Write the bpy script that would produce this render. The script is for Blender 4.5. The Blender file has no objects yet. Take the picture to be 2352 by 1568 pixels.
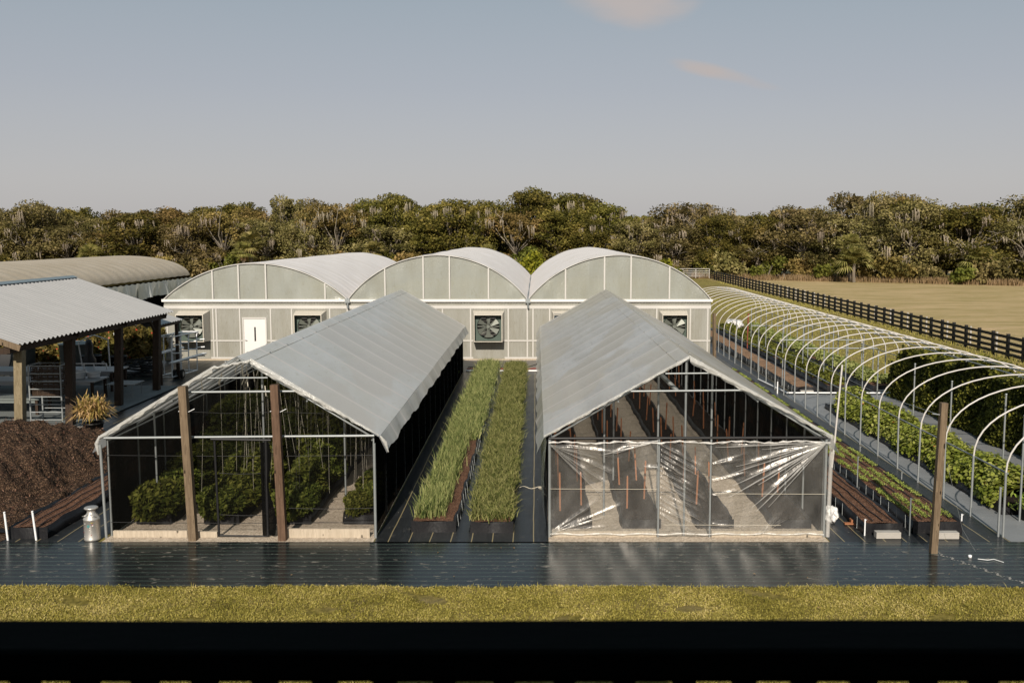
import bpy, math, random
import numpy as np
from mathutils import Vector, Matrix
R = math.radians
rnd = random.Random(7)
nrg = np.random.RandomState(11)
sc = bpy.context.scene
col = sc.collection

# ------------------------------------------------------------------ camera
H = 6.2
cam = bpy.data.cameras.new("camera"); co = bpy.data.objects.new("camera", cam); col.objects.link(co)
co.location = (0, 0, H); co.rotation_euler = (R(90 - 6.14), 0, 0)
cam.lens = 35; cam.sensor_width = 36; cam.shift_x = -56 / 2352
cam.clip_start = 0.05; cam.clip_end = 3000
cam.dof.use_dof = True; cam.dof.focus_distance = 26; cam.dof.aperture_fstop = 5.0
sc.camera = co
# ------------------------------------------------------------------ sky
SUN_EL, SUN_AZ = 30.0, 184.0
w = bpy.data.worlds.new("World"); sc.world = w; w.use_nodes = True
nt = w.node_tree; nt.nodes.clear()
def wn(t, **k):
    n = nt.nodes.new(t)
    for a, b in k.items(): setattr(n, a, b)
    return n
sky = wn('ShaderNodeTexSky', sky_type='NISHITA'); sky.sun_disc = False
sky.sun_elevation = R(SUN_EL); sky.sun_rotation = R(SUN_AZ); sky.air_density = 1.0; sky.dust_density = 2.0; sky.ozone_density = 1.5
hs = wn('ShaderNodeHueSaturation'); hs.inputs['Saturation'].default_value = 0.5; hs.inputs['Value'].default_value = 1.0
nt.links.new(sky.outputs[0], hs.inputs['Color'])
tc = wn('ShaderNodeTexCoord'); sx = wn('ShaderNodeSeparateXYZ'); nt.links.new(tc.outputs['Generated'], sx.inputs[0])
rm = wn('ShaderNodeValToRGB')
SK = 7.9
e = rm.color_ramp.elements
e[0].position = 0.0; e[0].color = (.57, .545, .54, 1)
e[1].position = 0.62; e[1].color = (.185, .285, .35, 1)
for p_, c_ in ((.05, (.54, .522, .525)), (.14, (.415, .436, .484)), (.26, (.30, .375, .43))):
    q = e.new(p_); q.color = (*c_, 1)
nt.links.new(sx.outputs[2], rm.inputs[0])
sc_ = wn('ShaderNodeVectorMath', operation='SCALE'); sc_.inputs['Scale'].default_value = SK
nt.links.new(rm.outputs[0], sc_.inputs[0])
mx = wn('ShaderNodeMix', data_type='RGBA'); mx.inputs[0].default_value = 0.8
nt.links.new(hs.outputs[0], mx.inputs[6]); nt.links.new(sc_.outputs[0], mx.inputs[7])
# two wisps of pink cloud (masks in direction space, broken by noise)
ng = wn('ShaderNodeTexNoise'); ng.inputs['Scale'].default_value = 9; ng.inputs['Detail'].default_value = 5
mp = wn('ShaderNodeMapping'); mp.inputs['Scale'].default_value = (1, 1, 3.0); mp.inputs['Rotation'].default_value = (0, R(14), 0)
nt.links.new(tc.outputs['Generated'], mp.inputs[0]); nt.links.new(mp.outputs[0], ng.inputs[0])
def wisp(d, ax, sa, sb, amp):
    d = Vector(d).normalized(); a = Vector(ax); a = (a - a.dot(d) * d).normalized(); b = d.cross(a)
    def dot(vec, scl):
        n = wn('ShaderNodeVectorMath', operation='DOT_PRODUCT'); nt.links.new(tc.outputs['Generated'], n.inputs[0]); n.inputs[1].default_value = vec
        m = wn('ShaderNodeMath', operation='DIVIDE'); nt.links.new(n.outputs['Value'], m.inputs[0]); m.inputs[1].default_value = scl
        p = wn('ShaderNodeMath', operation='POWER'); nt.links.new(m.outputs[0], p.inputs[0]); p.inputs[1].default_value = 2
        return p
    # warp the cross axis with noise
    s = wn('ShaderNodeMath', operation='ADD'); nt.links.new(dot(a, sa).outputs[0], s.inputs[0]); nt.links.new(dot(b, sb).outputs[0], s.inputs[1])
    nn = wn('ShaderNodeMath', operation='MULTIPLY_ADD'); nt.links.new(ng.outputs[0], nn.inputs[0]); nn.inputs[1].default_value = -4.5; nn.inputs[2].default_value = 2.2
    s2 = wn('ShaderNodeMath', operation='ADD'); nt.links.new(s.outputs[0], s2.inputs[0]); nt.links.new(nn.outputs[0], s2.inputs[1])
    r = wn('ShaderNodeMapRange'); r.interpolation_type = 'SMOOTHSTEP'
    nt.links.new(s2.outputs[0], r.inputs[0]); r.inputs[1].default_value = 1.9; r.inputs[2].default_value = -.3; r.inputs[3].default_value = 0; r.inputs[4].default_value = amp
    f = wn('ShaderNodeVectorMath', operation='DOT_PRODUCT'); nt.links.new(tc.outputs['Generated'], f.inputs[0]); f.inputs[1].default_value = d
    g = wn('ShaderNodeMath', operation='GREATER_THAN'); nt.links.new(f.outputs['Value'], g.inputs[0]); g.inputs[1].default_value = 0.5
    o = wn('ShaderNodeMath', operation='MULTIPLY'); nt.links.new(r.outputs[0], o.inputs[0]); nt.links.new(g.outputs[0], o.inputs[1])
    return o
w1 = wisp((.078, 1, .238), (1, 0, -.16), .052, .026, .95)
w2 = wisp((.180, 1, .157), (1, 0, -.24), .044, .0062, 1.0)
mm = wn('ShaderNodeMath', operation='MAXIMUM'); nt.links.new(w1.outputs[0], mm.inputs[0]); nt.links.new(w2.outputs[0], mm.inputs[1])
mx2 = wn('ShaderNodeMix', data_type='RGBA'); nt.links.new(mm.outputs[0], mx2.inputs[0]); nt.links.new(mx.outputs[2], mx2.inputs[6])
mx2.inputs[7].default_value = (.54 * SK, .49 * SK, .475 * SK, 1)
bg = wn('ShaderNodeBackground'); bg.inputs[1].default_value = 0.1; nt.links.new(mx2.outputs[2], bg.inputs[0])
out = wn('ShaderNodeOutputWorld'); nt.links.new(bg.outputs[0], out.inputs[0])
# ------------------------------------------------------------------ sun
sl = bpy.data.lights.new("sun", 'SUN'); sl.energy = 5.0; sl.angle = R(.53); sl.color = (1, .90, .77)
so = bpy.data.objects.new("sun", sl); col.objects.link(so)
az = R(SUN_AZ); sd = Vector((math.sin(az) * math.cos(R(SUN_EL)), math.cos(az) * math.cos(R(SUN_EL)), math.sin(R(SUN_EL))))
so.rotation_euler = sd.to_track_quat('Z', 'Y').to_euler(); so.location = (0, -20, 30)
sc.view_settings.view_transform = 'Standard'; sc.view_settings.look = 'None'; sc.view_settings.exposure = 0.2; sc.view_settings.gamma = 1.0
sc.render.engine = 'CYCLES'
sc.cycles.max_bounces = 8; sc.cycles.transparent_max_bounces = 32; sc.cycles.transmission_bounces = 6

# ------------------------------------------------------------------ materials
class NT:
    def __init__(s, name):
        s.m = bpy.data.materials.new(name); s.m.use_nodes = True; s.t = s.m.node_tree; s.t.nodes.clear()
        s.out = s.n('ShaderNodeOutputMaterial')
    def n(s, t, **k):
        n = s.t.nodes.new(t)
        for a, b in k.items(): setattr(n, a, b)
        return n
    def l(s, a, b): s.t.links.new(a, b)
    def math(s, op, a, b=None, c=None):
        n = s.n('ShaderNodeMath', operation=op)
        for i, v in enumerate((a, b, c)):
            if v is None: continue
            if isinstance(v, (int, float)): n.inputs[i].default_value = v
            else: s.l(v, n.inputs[i])
        return n.outputs[0]
    def pos(s): return s.n('ShaderNodeNewGeometry').outputs['Position']
    def obj(s): return s.n('ShaderNodeTexCoord').outputs['Object']
    def noise(s, vec, scale, detail=4, rough=.6, map_scale=None):
        if map_scale is not None:
            m = s.n('ShaderNodeMapping'); m.inputs['Scale'].default_value = map_scale; s.l(vec, m.inputs[0]); vec = m.outputs[0]
        n = s.n('ShaderNodeTexNoise'); n.inputs['Scale'].default_value = scale; n.inputs['Detail'].default_value = detail; n.inputs['Roughness'].default_value = rough
        s.l(vec, n.inputs['Vector']); return n.outputs[0]
    def ramp(s, fac, stops):
        r = s.n('ShaderNodeValToRGB'); e = r.color_ramp.elements
        while len(e) < len(stops): e.new(.5)
        for i, (p, c) in enumerate(stops): e[i].position = p; e[i].color = (*c, 1) if len(c) == 3 else c
        s.l(fac, r.inputs[0]); return r.outputs[0]
    def mixc(s, fac, a, b, mode='MIX'):
        m = s.n('ShaderNodeMix', data_type='RGBA', blend_type=mode)
        if isinstance(fac, (int, float)): m.inputs[0].default_value = fac
        else: s.l(fac, m.inputs[0])
        for i, v in ((6, a), (7, b)):
            if isinstance(v, tuple): m.inputs[i].default_value = (*v, 1)
            else: s.l(v, m.inputs[i])
        return m.outputs[2]
    def bump(s, h, strength, dist=.02):
        b = s.n('ShaderNodeBump'); b.inputs['Strength'].default_value = strength; b.inputs['Distance'].default_value = dist
        s.l(h, b.inputs['Height']); return b.outputs[0]
    def pbr(s, c, rough=.7, metal=0, spec=.5, normal=None):
        p = s.n('ShaderNodeBsdfPrincipled')
        if isinstance(c, tuple): p.inputs['Base Color'].default_value = (*c, 1)
        else: s.l(c, p.inputs['Base Color'])
        if isinstance(rough, (int, float)): p.inputs['Roughness'].default_value = rough
        else: s.l(rough, p.inputs['Roughness'])
        p.inputs['Metallic'].default_value = metal; p.inputs['Specular IOR Level'].default_value = spec
        if normal is not None: s.l(normal, p.inputs['Normal'])
        return p.outputs[0]
    def mixs(s, fac, a, b):
        m = s.n('ShaderNodeMixShader')
        if isinstance(fac, (int, float)): m.inputs[0].default_value = fac
        else: s.l(fac, m.inputs[0])
        s.l(a, m.inputs[1]); s.l(b, m.inputs[2]); return m.outputs[0]
    def done(s, sh): s.l(sh, s.out.inputs[0]); return s.m

def simple(name, c, rough=.6, metal=0, spec=.4, var=.25, scale=6, bump=.0, ms=None):
    t = NT(name); v = t.obj(); n = t.noise(v, scale, 5, map_scale=ms)
    cc = t.mixc(n, tuple(x * (1 - var) for x in c), tuple(min(1, x * (1 + var)) for x in c))
    nb = t.bump(n, bump, .02) if bump else None
    return t.done(t.pbr(cc, rough, metal, spec, nb))

def film(name, c, transp, transl, rough=.35, wr=.0, stripes=None, dirt=.12, streak=(1, 1, 1), spec=.5, patch=None):
    """plastic film: part clear, part translucent, part scattering"""
    t = NT(name); v = t.pos()
    n1 = t.noise(v, 1.1, 6, .65, streak); n2 = t.noise(v, 7, 5, .6, streak)
    cc = t.mixc(t.ramp(n1, [(.35, (0, 0, 0)), (.75, (1, 1, 1))]), c, tuple(x * (1 - dirt) * k for x, k in zip(c, (1, .97, .9))))
    cc = t.mixc(t.ramp(n2, [(.58, (0, 0, 0)), (.8, (1, 1, 1))]), cc, tuple(x * (1 - dirt * 1.6) * k for x, k in zip(c, (1, .96, .86))))
    if patch:
        pn = t.ramp(t.noise(v, .33, 3, .45, (1.2, .6, 1)), [(.50, (0, 0, 0)), (.53, (1, 1, 1))])
        cc = t.mixc(t.math('MULTIPLY', pn, .8), cc, patch)
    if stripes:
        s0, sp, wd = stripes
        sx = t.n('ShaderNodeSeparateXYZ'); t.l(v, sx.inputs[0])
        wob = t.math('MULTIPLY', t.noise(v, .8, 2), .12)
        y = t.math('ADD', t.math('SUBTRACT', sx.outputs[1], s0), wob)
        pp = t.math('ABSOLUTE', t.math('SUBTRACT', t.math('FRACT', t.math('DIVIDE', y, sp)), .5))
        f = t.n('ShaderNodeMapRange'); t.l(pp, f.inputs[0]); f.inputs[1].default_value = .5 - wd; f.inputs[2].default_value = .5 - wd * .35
        cc = t.mixc(t.math('MULTIPLY', f.outputs[0], .8), cc, (.95, .89, .85))  # pale pinkish highlights along the ribs, painted into the film colour
    nb = t.bump(t.noise(v, 5, 4, .6, (2.2, .6, 2.2)), wr, .05) if wr else None
    p = t.pbr(cc, rough, 0, spec, nb)
    tr = t.n('ShaderNodeBsdfTranslucent'); t.l(cc, tr.inputs[0])
    tp = t.n('ShaderNodeBsdfTransparent'); tp.inputs[0].default_value = (.95, .95, .93, 1)
    s = t.mixs(transl, p, tr.outputs[0]); s = t.mixs(transp, s, tp.outputs[0])
    return t.done(s)

def net(name, transp, c=(.012, .012, .011)):
    t = NT(name); v = t.pos()
    n = t.noise(v, 1.3, 3, .5, (1, 1, .25)); n2 = t.noise(v, 60, 2, .5)
    f = t.math('ADD', t.math('MULTIPLY', n, .12), transp - .06)
    f = t.math('ADD', f, t.math('MULTIPLY', t.math('SUBTRACT', n2, .5), .10))
    tp = t.n('ShaderNodeBsdfTransparent')
    return t.done(t.mixs(f, t.pbr(c, .9, 0, .0), tp.outputs[0]))

def leafmat(name, cols, rough=.55, transl=.25, big=None, spec=.08, iw=.46):
    """foliage: each leaf its own tone, plus slow drift over the plant"""
    t = NT(name); g = t.n('ShaderNodeNewGeometry'); oi = t.n('ShaderNodeObjectInfo')
    isl = g.outputs['Random Per Island']
    n = t.noise(g.outputs['Position'], .9 if big is None else big, 4, .6)
    f = t.math('ADD', t.math('MULTIPLY', isl, iw), t.math('MULTIPLY_ADD', n, 1.41 - iw, -.20 - (.46 - iw) * .02))
    k = len(cols); cc = t.ramp(f, [(.18 + .64 * i / (k - 1), c) for i, c in enumerate(cols)])
    hs = t.n('ShaderNodeHueSaturation'); t.l(cc, hs.inputs['Color'])
    t.l(t.math('ADD', t.math('MULTIPLY', oi.outputs['Random'], .3), .87), hs.inputs['Value'])
    t.l(t.math('ADD', t.math('MULTIPLY', oi.outputs['Random'], .03), .475), hs.inputs['Hue'])
    tr = t.n('ShaderNodeBsdfTranslucent'); t.l(hs.outputs[0], tr.inputs[0])
    return t.done(t.mixs(transl, t.pbr(hs.outputs[0], rough, 0, spec), tr.outputs[0]))

def matmat(name, lines, axis, sp, lc, base=(.010, .011, .013), rough=.3, lw=.035, dust=.5, dc=(.16, .145, .125), off=0., wrinkle=0.25):
    """woven groundcover: dark, glossy, marker threads, dried mud flecks"""
    t = NT(name); v = t.pos(); sx = t.n('ShaderNodeSeparateXYZ'); t.l(v, sx.inputs[0])
    n1 = t.noise(v, .7, 5, .6, (1, 1.6, 1)); n2 = t.noise(v, 4.5, 6, .7, (.7, 1.6, 1))
    cc = t.mixc(n1, base, tuple(x * 2.2 for x in base))
    fl = t.ramp(n2, [(.59, (0, 0, 0)), (.68, (1, 1, 1))])
    flm = t.math('MULTIPLY', t.n('ShaderNodeSeparateColor').inputs[0] if False else fl, dust)
    cc = t.mixc(flm, cc, dc)
    vo = t.n('ShaderNodeTexVoronoi'); vo.inputs['Scale'].default_value = 3.2; t.l(v, vo.inputs['Vector'])
    spk = t.math('LESS_THAN', vo.outputs['Distance'], .045)
    cc = t.mixc(t.math('MULTIPLY', spk, .55 if dust > 0 else 0), cc, (.45, .40, .34))
    if lines:
        c = t.math('ADD', sx.outputs[0 if axis == 'x' else 1], t.math('MULTIPLY', t.noise(v, .5, 2, .5), .06))
        fr = t.math('FRACT', t.math('DIVIDE', t.math('ADD', c, 100 + off), sp))
        cc = t.mixc(t.math('MULTIPLY', t.math('LESS_THAN', fr, lw), .6), cc, lc)
    rr = t.math('ADD', t.math('MULTIPLY', n1, .16), rough - .08); rr = t.math('ADD', rr, t.math('MULTIPLY', flm, .35))
    hb = t.math('ADD', t.noise(v, 2.2, 3, .5, (.35, 1.6, 1) if axis == 'y' else (2.5, .5, 1)), t.math('MULTIPLY', t.noise(v, 30, 2), .08))
    return t.done(t.pbr(cc, rr, 0, .22, t.bump(hb, wrinkle, .05)))

M = {}
M['galv'] = simple('galvanised_steel', (.30, .32, .325), .45, .5, .5, .15, 9)
M['galv_dark'] = simple('dull_galvanised_steel', (.25, .27, .275), .5, .6, .5, .2, 9)
M['white_pipe'] = simple('white_painted_pipe', (.50, .475, .45), .4, 0, .5, .08, 5)
M['white'] = simple('white_paint', (.64, .62, .60), .45, 0, .5, .05, 3)
M['pvc'] = simple('white_pvc', (.74, .75, .76), .35, 0, .5, .06, 3)
M['black'] = simple('black_plastic', (.010, .010, .011), .45, 0, .4, .3, 5)
M['blackpaint'] = simple('black_railing_paint', (.004, .0055, .0055), .85, 0, .02, .35, 14, .15, (1, 6, 6))
M['fence_black'] = simple('black_fence_paint', (.012, .012, .012), .7, 0, .3, .4, 4)
M['conc'] = simple('concrete', (.36, .34, .31), .85, 0, .3, .25, 3, .2)
M['conc_dark'] = simple('shaded_concrete', (.15, .165, .165), .7, 0, .3, .3, 1.5)  # concrete grey lowered to carry the shade under the shelter roof
M['fabric_black'] = matmat('black_bed_liner', False, 'x', 1, (0, 0, 0), (.006, .006, .007), .42, dust=.08, wrinkle=.5)
M['beige'] = simple('cream_fan_housing', (.52, .48, .41), .5, 0, .4, .10, 4)
M['fan_in'] = simple('fan_blade_grey', (.14, .15, .13), .45, .2, .4, .15, 5)
M['fan_dark'] = simple('fan_shroud_dark', (.06, .085, .07), .5, 0, .4, .2, 5)
M['tankgrey'] = simple('grey_green_tank_plastic', (.14, .16, .155), .5, 0, .4, .12, 2)
M['rubber'] = simple('tyre_rubber', (.012, .012, .012), .8, 0, .3, .3, 8)
M['brown_crate'] = simple('brown_crate_plastic', (.050, .030, .018), .6, 0, .3, .2, 5)
M['table'] = simple('grey_white_table_top', (.27, .29, .31), .4, 0, .5, .1, 2)
M['orangewood'] = simple('orange_cedar_stake', (.30, .125, .06), .75, 0, .3, .3, 9, .2, (6, 6, 1))
M['terracotta'] = simple('orange_clay', (.45, .13, .05), .7, 0, .3, .2, 5)
M['blue'] = simple('blue_plastic', (.03, .09, .20), .5)
M['twine'] = simple('cream_twine', (.50, .46, .38), .9)
M['flower_orange'] = simple('orange_petals', (.55, .12, .02), .6, 0, .3, .2, 3)
M['redfruit'] = simple('red_fruit', (.32, .035, .012), .35, 0, .5, .25, 2)
M['pot'] = simple('black_pot', (.012, .012, .012), .5)
M['moss'] = leafmat('spanish_moss', [(.17, .15, .11), (.27, .235, .175), (.36, .31, .24)], .9, .15)
M['bark'] = simple('pale_bark', (.16, .135, .105), .9, 0, .2, .45, 3, .5, (1, 1, .3))
M['oak'] = leafmat('live_oak_leaves', [(.009, .011, .003), (.052, .053, .010), (.145, .13, .028), (.30, .245, .065)], .6, .18, .35, iw=.26)
M['oak_brown'] = leafmat('russet_leaves', [(.016, .014, .004), (.094, .078, .020), (.23, .18, .056), (.42, .31, .12)], .6, .2, .35, iw=.26)
M['oak_grey'] = leafmat('grey_green_leaves', [(.013, .014, .005), (.078, .071, .021), (.20, .17, .063), (.40, .33, .16)], .65, .18, .35, iw=.26)
M['yellowgreen'] = leafmat('yellow_green_leaves', [(.06, .07, .006), (.16, .16, .014), (.27, .25, .03)], .55, .3)
M['palm'] = leafmat('palm_fronds', [(.07, .075, .02), (.19, .18, .05), (.38, .33, .13)], .5, .2)
M['deadfrond'] = leafmat('dead_fronds', [(.16, .10, .045), (.28, .19, .09), (.38, .28, .15)], .8, .2)
M['housebush'] = leafmat('net_house_leaves', [(.022, .034, .006), (.075, .095, .016), (.17, .18, .04)], .5, .3)
M['onion'] = leafmat('onion_blades', [(.028, .042, .012), (.095, .125, .035), (.23, .25, .09), (.34, .33, .14)], .5, .2, 2.5, iw=.75)
M['onion2'] = leafmat('floppy_onion_blades', [(.022, .034, .008), (.085, .11, .026), (.22, .235, .08), (.34, .33, .13)], .5, .2, 2.5, iw=.75)
M['nast'] = leafmat('nasturtium_leaves', [(.10, .15, .02), (.235, .31, .05), (.44, .48, .15)], .42, .3, 1.2)
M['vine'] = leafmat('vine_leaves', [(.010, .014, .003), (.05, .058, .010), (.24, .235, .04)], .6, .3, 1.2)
M['lettuce'] = leafmat('leafy_greens', [(.10, .13, .03), (.22, .26, .08), (.36, .38, .15)], .5, .3, 1.5)
M['darkgreens'] = leafmat('dark_leafy_greens', [(.035, .045, .008), (.10, .11, .02), (.20, .20, .045)], .5, .25, 1.5)
M['seedling'] = leafmat('seedling_leaves', [(.12, .15, .03), (.24, .28, .06), (.36, .38, .12)], .5, .3, 1.5)
M['grass'] = leafmat('lawn_blades', [(.08, .07, .010), (.225, .205, .036), (.38, .33, .08), (.52, .43, .18)], .6, .25, .9, .2)
M['drygrass'] = leafmat('dry_grass', [(.16, .12, .05), (.28, .21, .10), (.40, .31, .18)], .8, .2)
M['spiky'] = leafmat('pink_gold_strap_leaves', [(.12, .13, .02), (.42, .30, .10), (.62, .44, .24)], .5, .3, 6)

def soil(name, c1, c2, c3, scale=40, bump=.8):
    t = NT(name); v = t.pos()
    vo = t.n('ShaderNodeTexVoronoi'); vo.inputs['Scale'].default_value = scale; t.l(v, vo.inputs['Vector'])
    n = t.noise(v, 3, 6, .7); n2 = t.noise(v, scale * .7, 3, .6)
    sp = t.n('ShaderNodeSeparateColor'); t.l(vo.outputs['Color'], sp.inputs[0])
    cc = t.ramp(sp.outputs[0], [(0, c1), (.6, c2), (1, c3)])
    cc = t.mixc(t.math('MULTIPLY', n, .7), cc, tuple(x * .55 for x in c1))
    return t.done(t.pbr(cc, .9, 0, .25, t.bump(t.math('ADD', vo.outputs['Distance'], n2), bump, .04)))
M['mulch'] = soil('brown_mulch', (.075, .034, .018), (.19, .088, .048), (.38, .21, .13), 45)
M['mulch_tan'] = soil('tan_mulch', (.22, .12, .065), (.36, .22, .13), (.48, .33, .22), 30)
M['compost'] = soil('dark_compost', (.026, .014, .008), (.075, .041, .023), (.25, .155, .095), 36, 1.0)
M['bedsoil'] = soil('dark_bed_soil', (.010, .007, .005), (.024, .015, .010), (.05, .032, .022), 30)
M['gravel'] = soil('crushed_gravel', (.42, .345, .265), (.68, .57, .45), (.82, .71, .58), 34, .7)

# wood
def wood(name, c1, c2, ring=5., rough=.8):
    t = NT(name); v = t.obj()
    n = t.noise(v, 2.2, 4, .6, (5, 5, .45)); n2 = t.noise(v, 22, 4, .6, (4, 4, .25))
    wv = t.math('FRACT', t.math('MULTIPLY', n, ring)); f = t.math('ADD', t.math('MULTIPLY', wv, .5), t.math('MULTIPLY', n2, .55))
    vo = t.n('ShaderNodeTexVoronoi'); vo.inputs['Scale'].default_value = 1.7; m = t.n('ShaderNodeMapping'); m.inputs['Scale'].default_value = (3, 3, 1.1); t.l(v, m.inputs[0]); t.l(m.outputs[0], vo.inputs['Vector'])
    cc = t.mixc(f, c1, c2); cc = t.mixc(t.math('LESS_THAN', vo.outputs['Distance'], .11), cc, tuple(x * .35 for x in c1))
    return t.done(t.pbr(cc, rough, 0, .25, t.bump(f, .35, .01)))
M['wood_red'] = wood('weathered_brown_timber', (.040, .022, .013), (.15, .092, .060))
M['wood_grey'] = wood('weathered_grey_brown_timber', (.060, .040, .024), (.21, .155, .10))
M['wood_post'] = wood('treated_pine_timber', (.10, .075, .038), (.26, .215, .14))
M['wood_dark'] = wood('dark_timber', (.018, .011, .007), (.05, .032, .022))
M['wood_board'] = wood('pale_base_board', (.30, .25, .19), (.50, .43, .34))

# corrugated steel roof
def corrmetal():
    t = NT('corrugated_galvanised_sheet'); v = t.pos()
    n = t.noise(v, 1.5, 5, .6, (.4, 3, 1))
    return t.done(t.pbr(t.mixc(n, (.34, .335, .33), (.48, .465, .455)), .45, .3, .5))
M['corr'] = corrmetal()
M['ridgecap'] = simple('blue_grey_ridge_cap', (.26, .31, .33), .45, .5, .5, .1, 2)

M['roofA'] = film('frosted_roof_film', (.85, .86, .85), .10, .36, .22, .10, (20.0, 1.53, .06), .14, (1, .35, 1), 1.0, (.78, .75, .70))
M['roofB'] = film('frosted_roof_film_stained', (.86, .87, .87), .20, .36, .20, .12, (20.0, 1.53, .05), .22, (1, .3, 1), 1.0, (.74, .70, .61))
M['trim'] = film('crumpled_edge_film', (.56, .56, .545), .12, .3, .22, .5, None, .15, (1, 1, 1))
M['arch_roof'] = film('white_woven_roof_film', (.80, .76, .75), .0, .10, .6, .12, None, .20, (.5, 3.2, .5))
M['gable'] = film('milky_gable_film', (.36, .375, .345), .10, .22, .25, .3, None, .10, (1, 1, .4))
M['polycarb'] = film('milky_corrugated_panel', (.355, .352, .318), .02, .2, .35, 0, None, .20, (2, 1, .5))
M['frame_white'] = simple('cream_frame', (.47, .455, .43), .5, 0, .4, .06, 3)
M['shadecloth'] = film('tan_shade_cloth', (.47, .41, .33), .04, .10, .8, .2, None, .16, (.5, .5, 1), .2)
M['curtain'] = film('pale_blue_white_tarp', (.86, .88, .88), .0, .3, .5, .1, None, .06)
M['net_front'] = net('black_insect_net', .81)
M['net_front_b'] = net('sheer_black_insect_net', .90)
M['net_side'] = net('dense_black_shade_net', .02, (.004, .004, .004))
M['net_back'] = net('black_back_net', .12, (.008, .008, .007))
def clearfilm(name, tr, wr, c=(.62, .60, .57), rough=.22, gloss=.14):
    t = NT(name); v = t.pos()
    n = t.noise(v, 3.5, 5, .65, (1, 1, 1)); n2 = t.noise(v, 2.0, 3, .6, (1.4, 1, .5))
    p = t.pbr(c, rough, 0, .8, t.bump(t.noise(v, 3, 4, .55, (1.5, 1, 1.1)), wr, .25))
    tp = t.n('ShaderNodeBsdfTransparent'); tp.inputs[0].default_value = (.93, .94, .94, 1)
    f = t.math('ADD', t.math('MULTIPLY', t.math('SUBTRACT', n2, .5), .15), tr)
    gl = t.n('ShaderNodeBsdfGlossy'); gl.inputs['Roughness'].default_value = rough * .8; gl.inputs[0].default_value = (.95, .92, .88, 1)
    nm = t.bump(t.noise(v, 2.6, 4, .5, (1.6, 1, .9)), wr, .30); t.l(nm, gl.inputs['Normal'])
    return t.done(t.mixs(gloss, t.mixs(f, p, tp.outputs[0]), gl.outputs[0]))
M['clear'] = clearfilm('clear_plastic_sheet', .935, .16, rough=.42, gloss=.075)
M['clear_fold'] = clearfilm('clear_plastic_pleat', .74, .2, (.85, .82, .78), .45, .08)
M['clear_side'] = clearfilm('rolled_clear_plastic', .25, .9, (.22, .25, .27), .16)
M['white_bag'] = clearfilm('white_plastic_bag', .12, .9, (.72, .71, .70), .35)

M['mat_front'] = matmat('black_groundcover_green_threads', True, 'y', .213, (.16, .25, .20), (.008, .0095, .010), .22, .05, .9, (.22, .20, .17), wrinkle=.07)
M['mat_walk'] = matmat('black_groundcover_yellow_threads', True, 'x', .42, (.42, .34, .18), (.011, .012, .013), .36, .05, .4)
M['mat_grey'] = matmat('grey_weathered_groundcover', False, 'x', .6, (.3, .26, .2), (.12, .125, .13), .55, .03, .3, (.22, .2, .18))
M['mat_back'] = matmat('dusty_groundcover', False, 'x', .9, (.3, .26, .2), (.10, .09, .08), .5, .03, .6, (.17, .145, .12))

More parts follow.
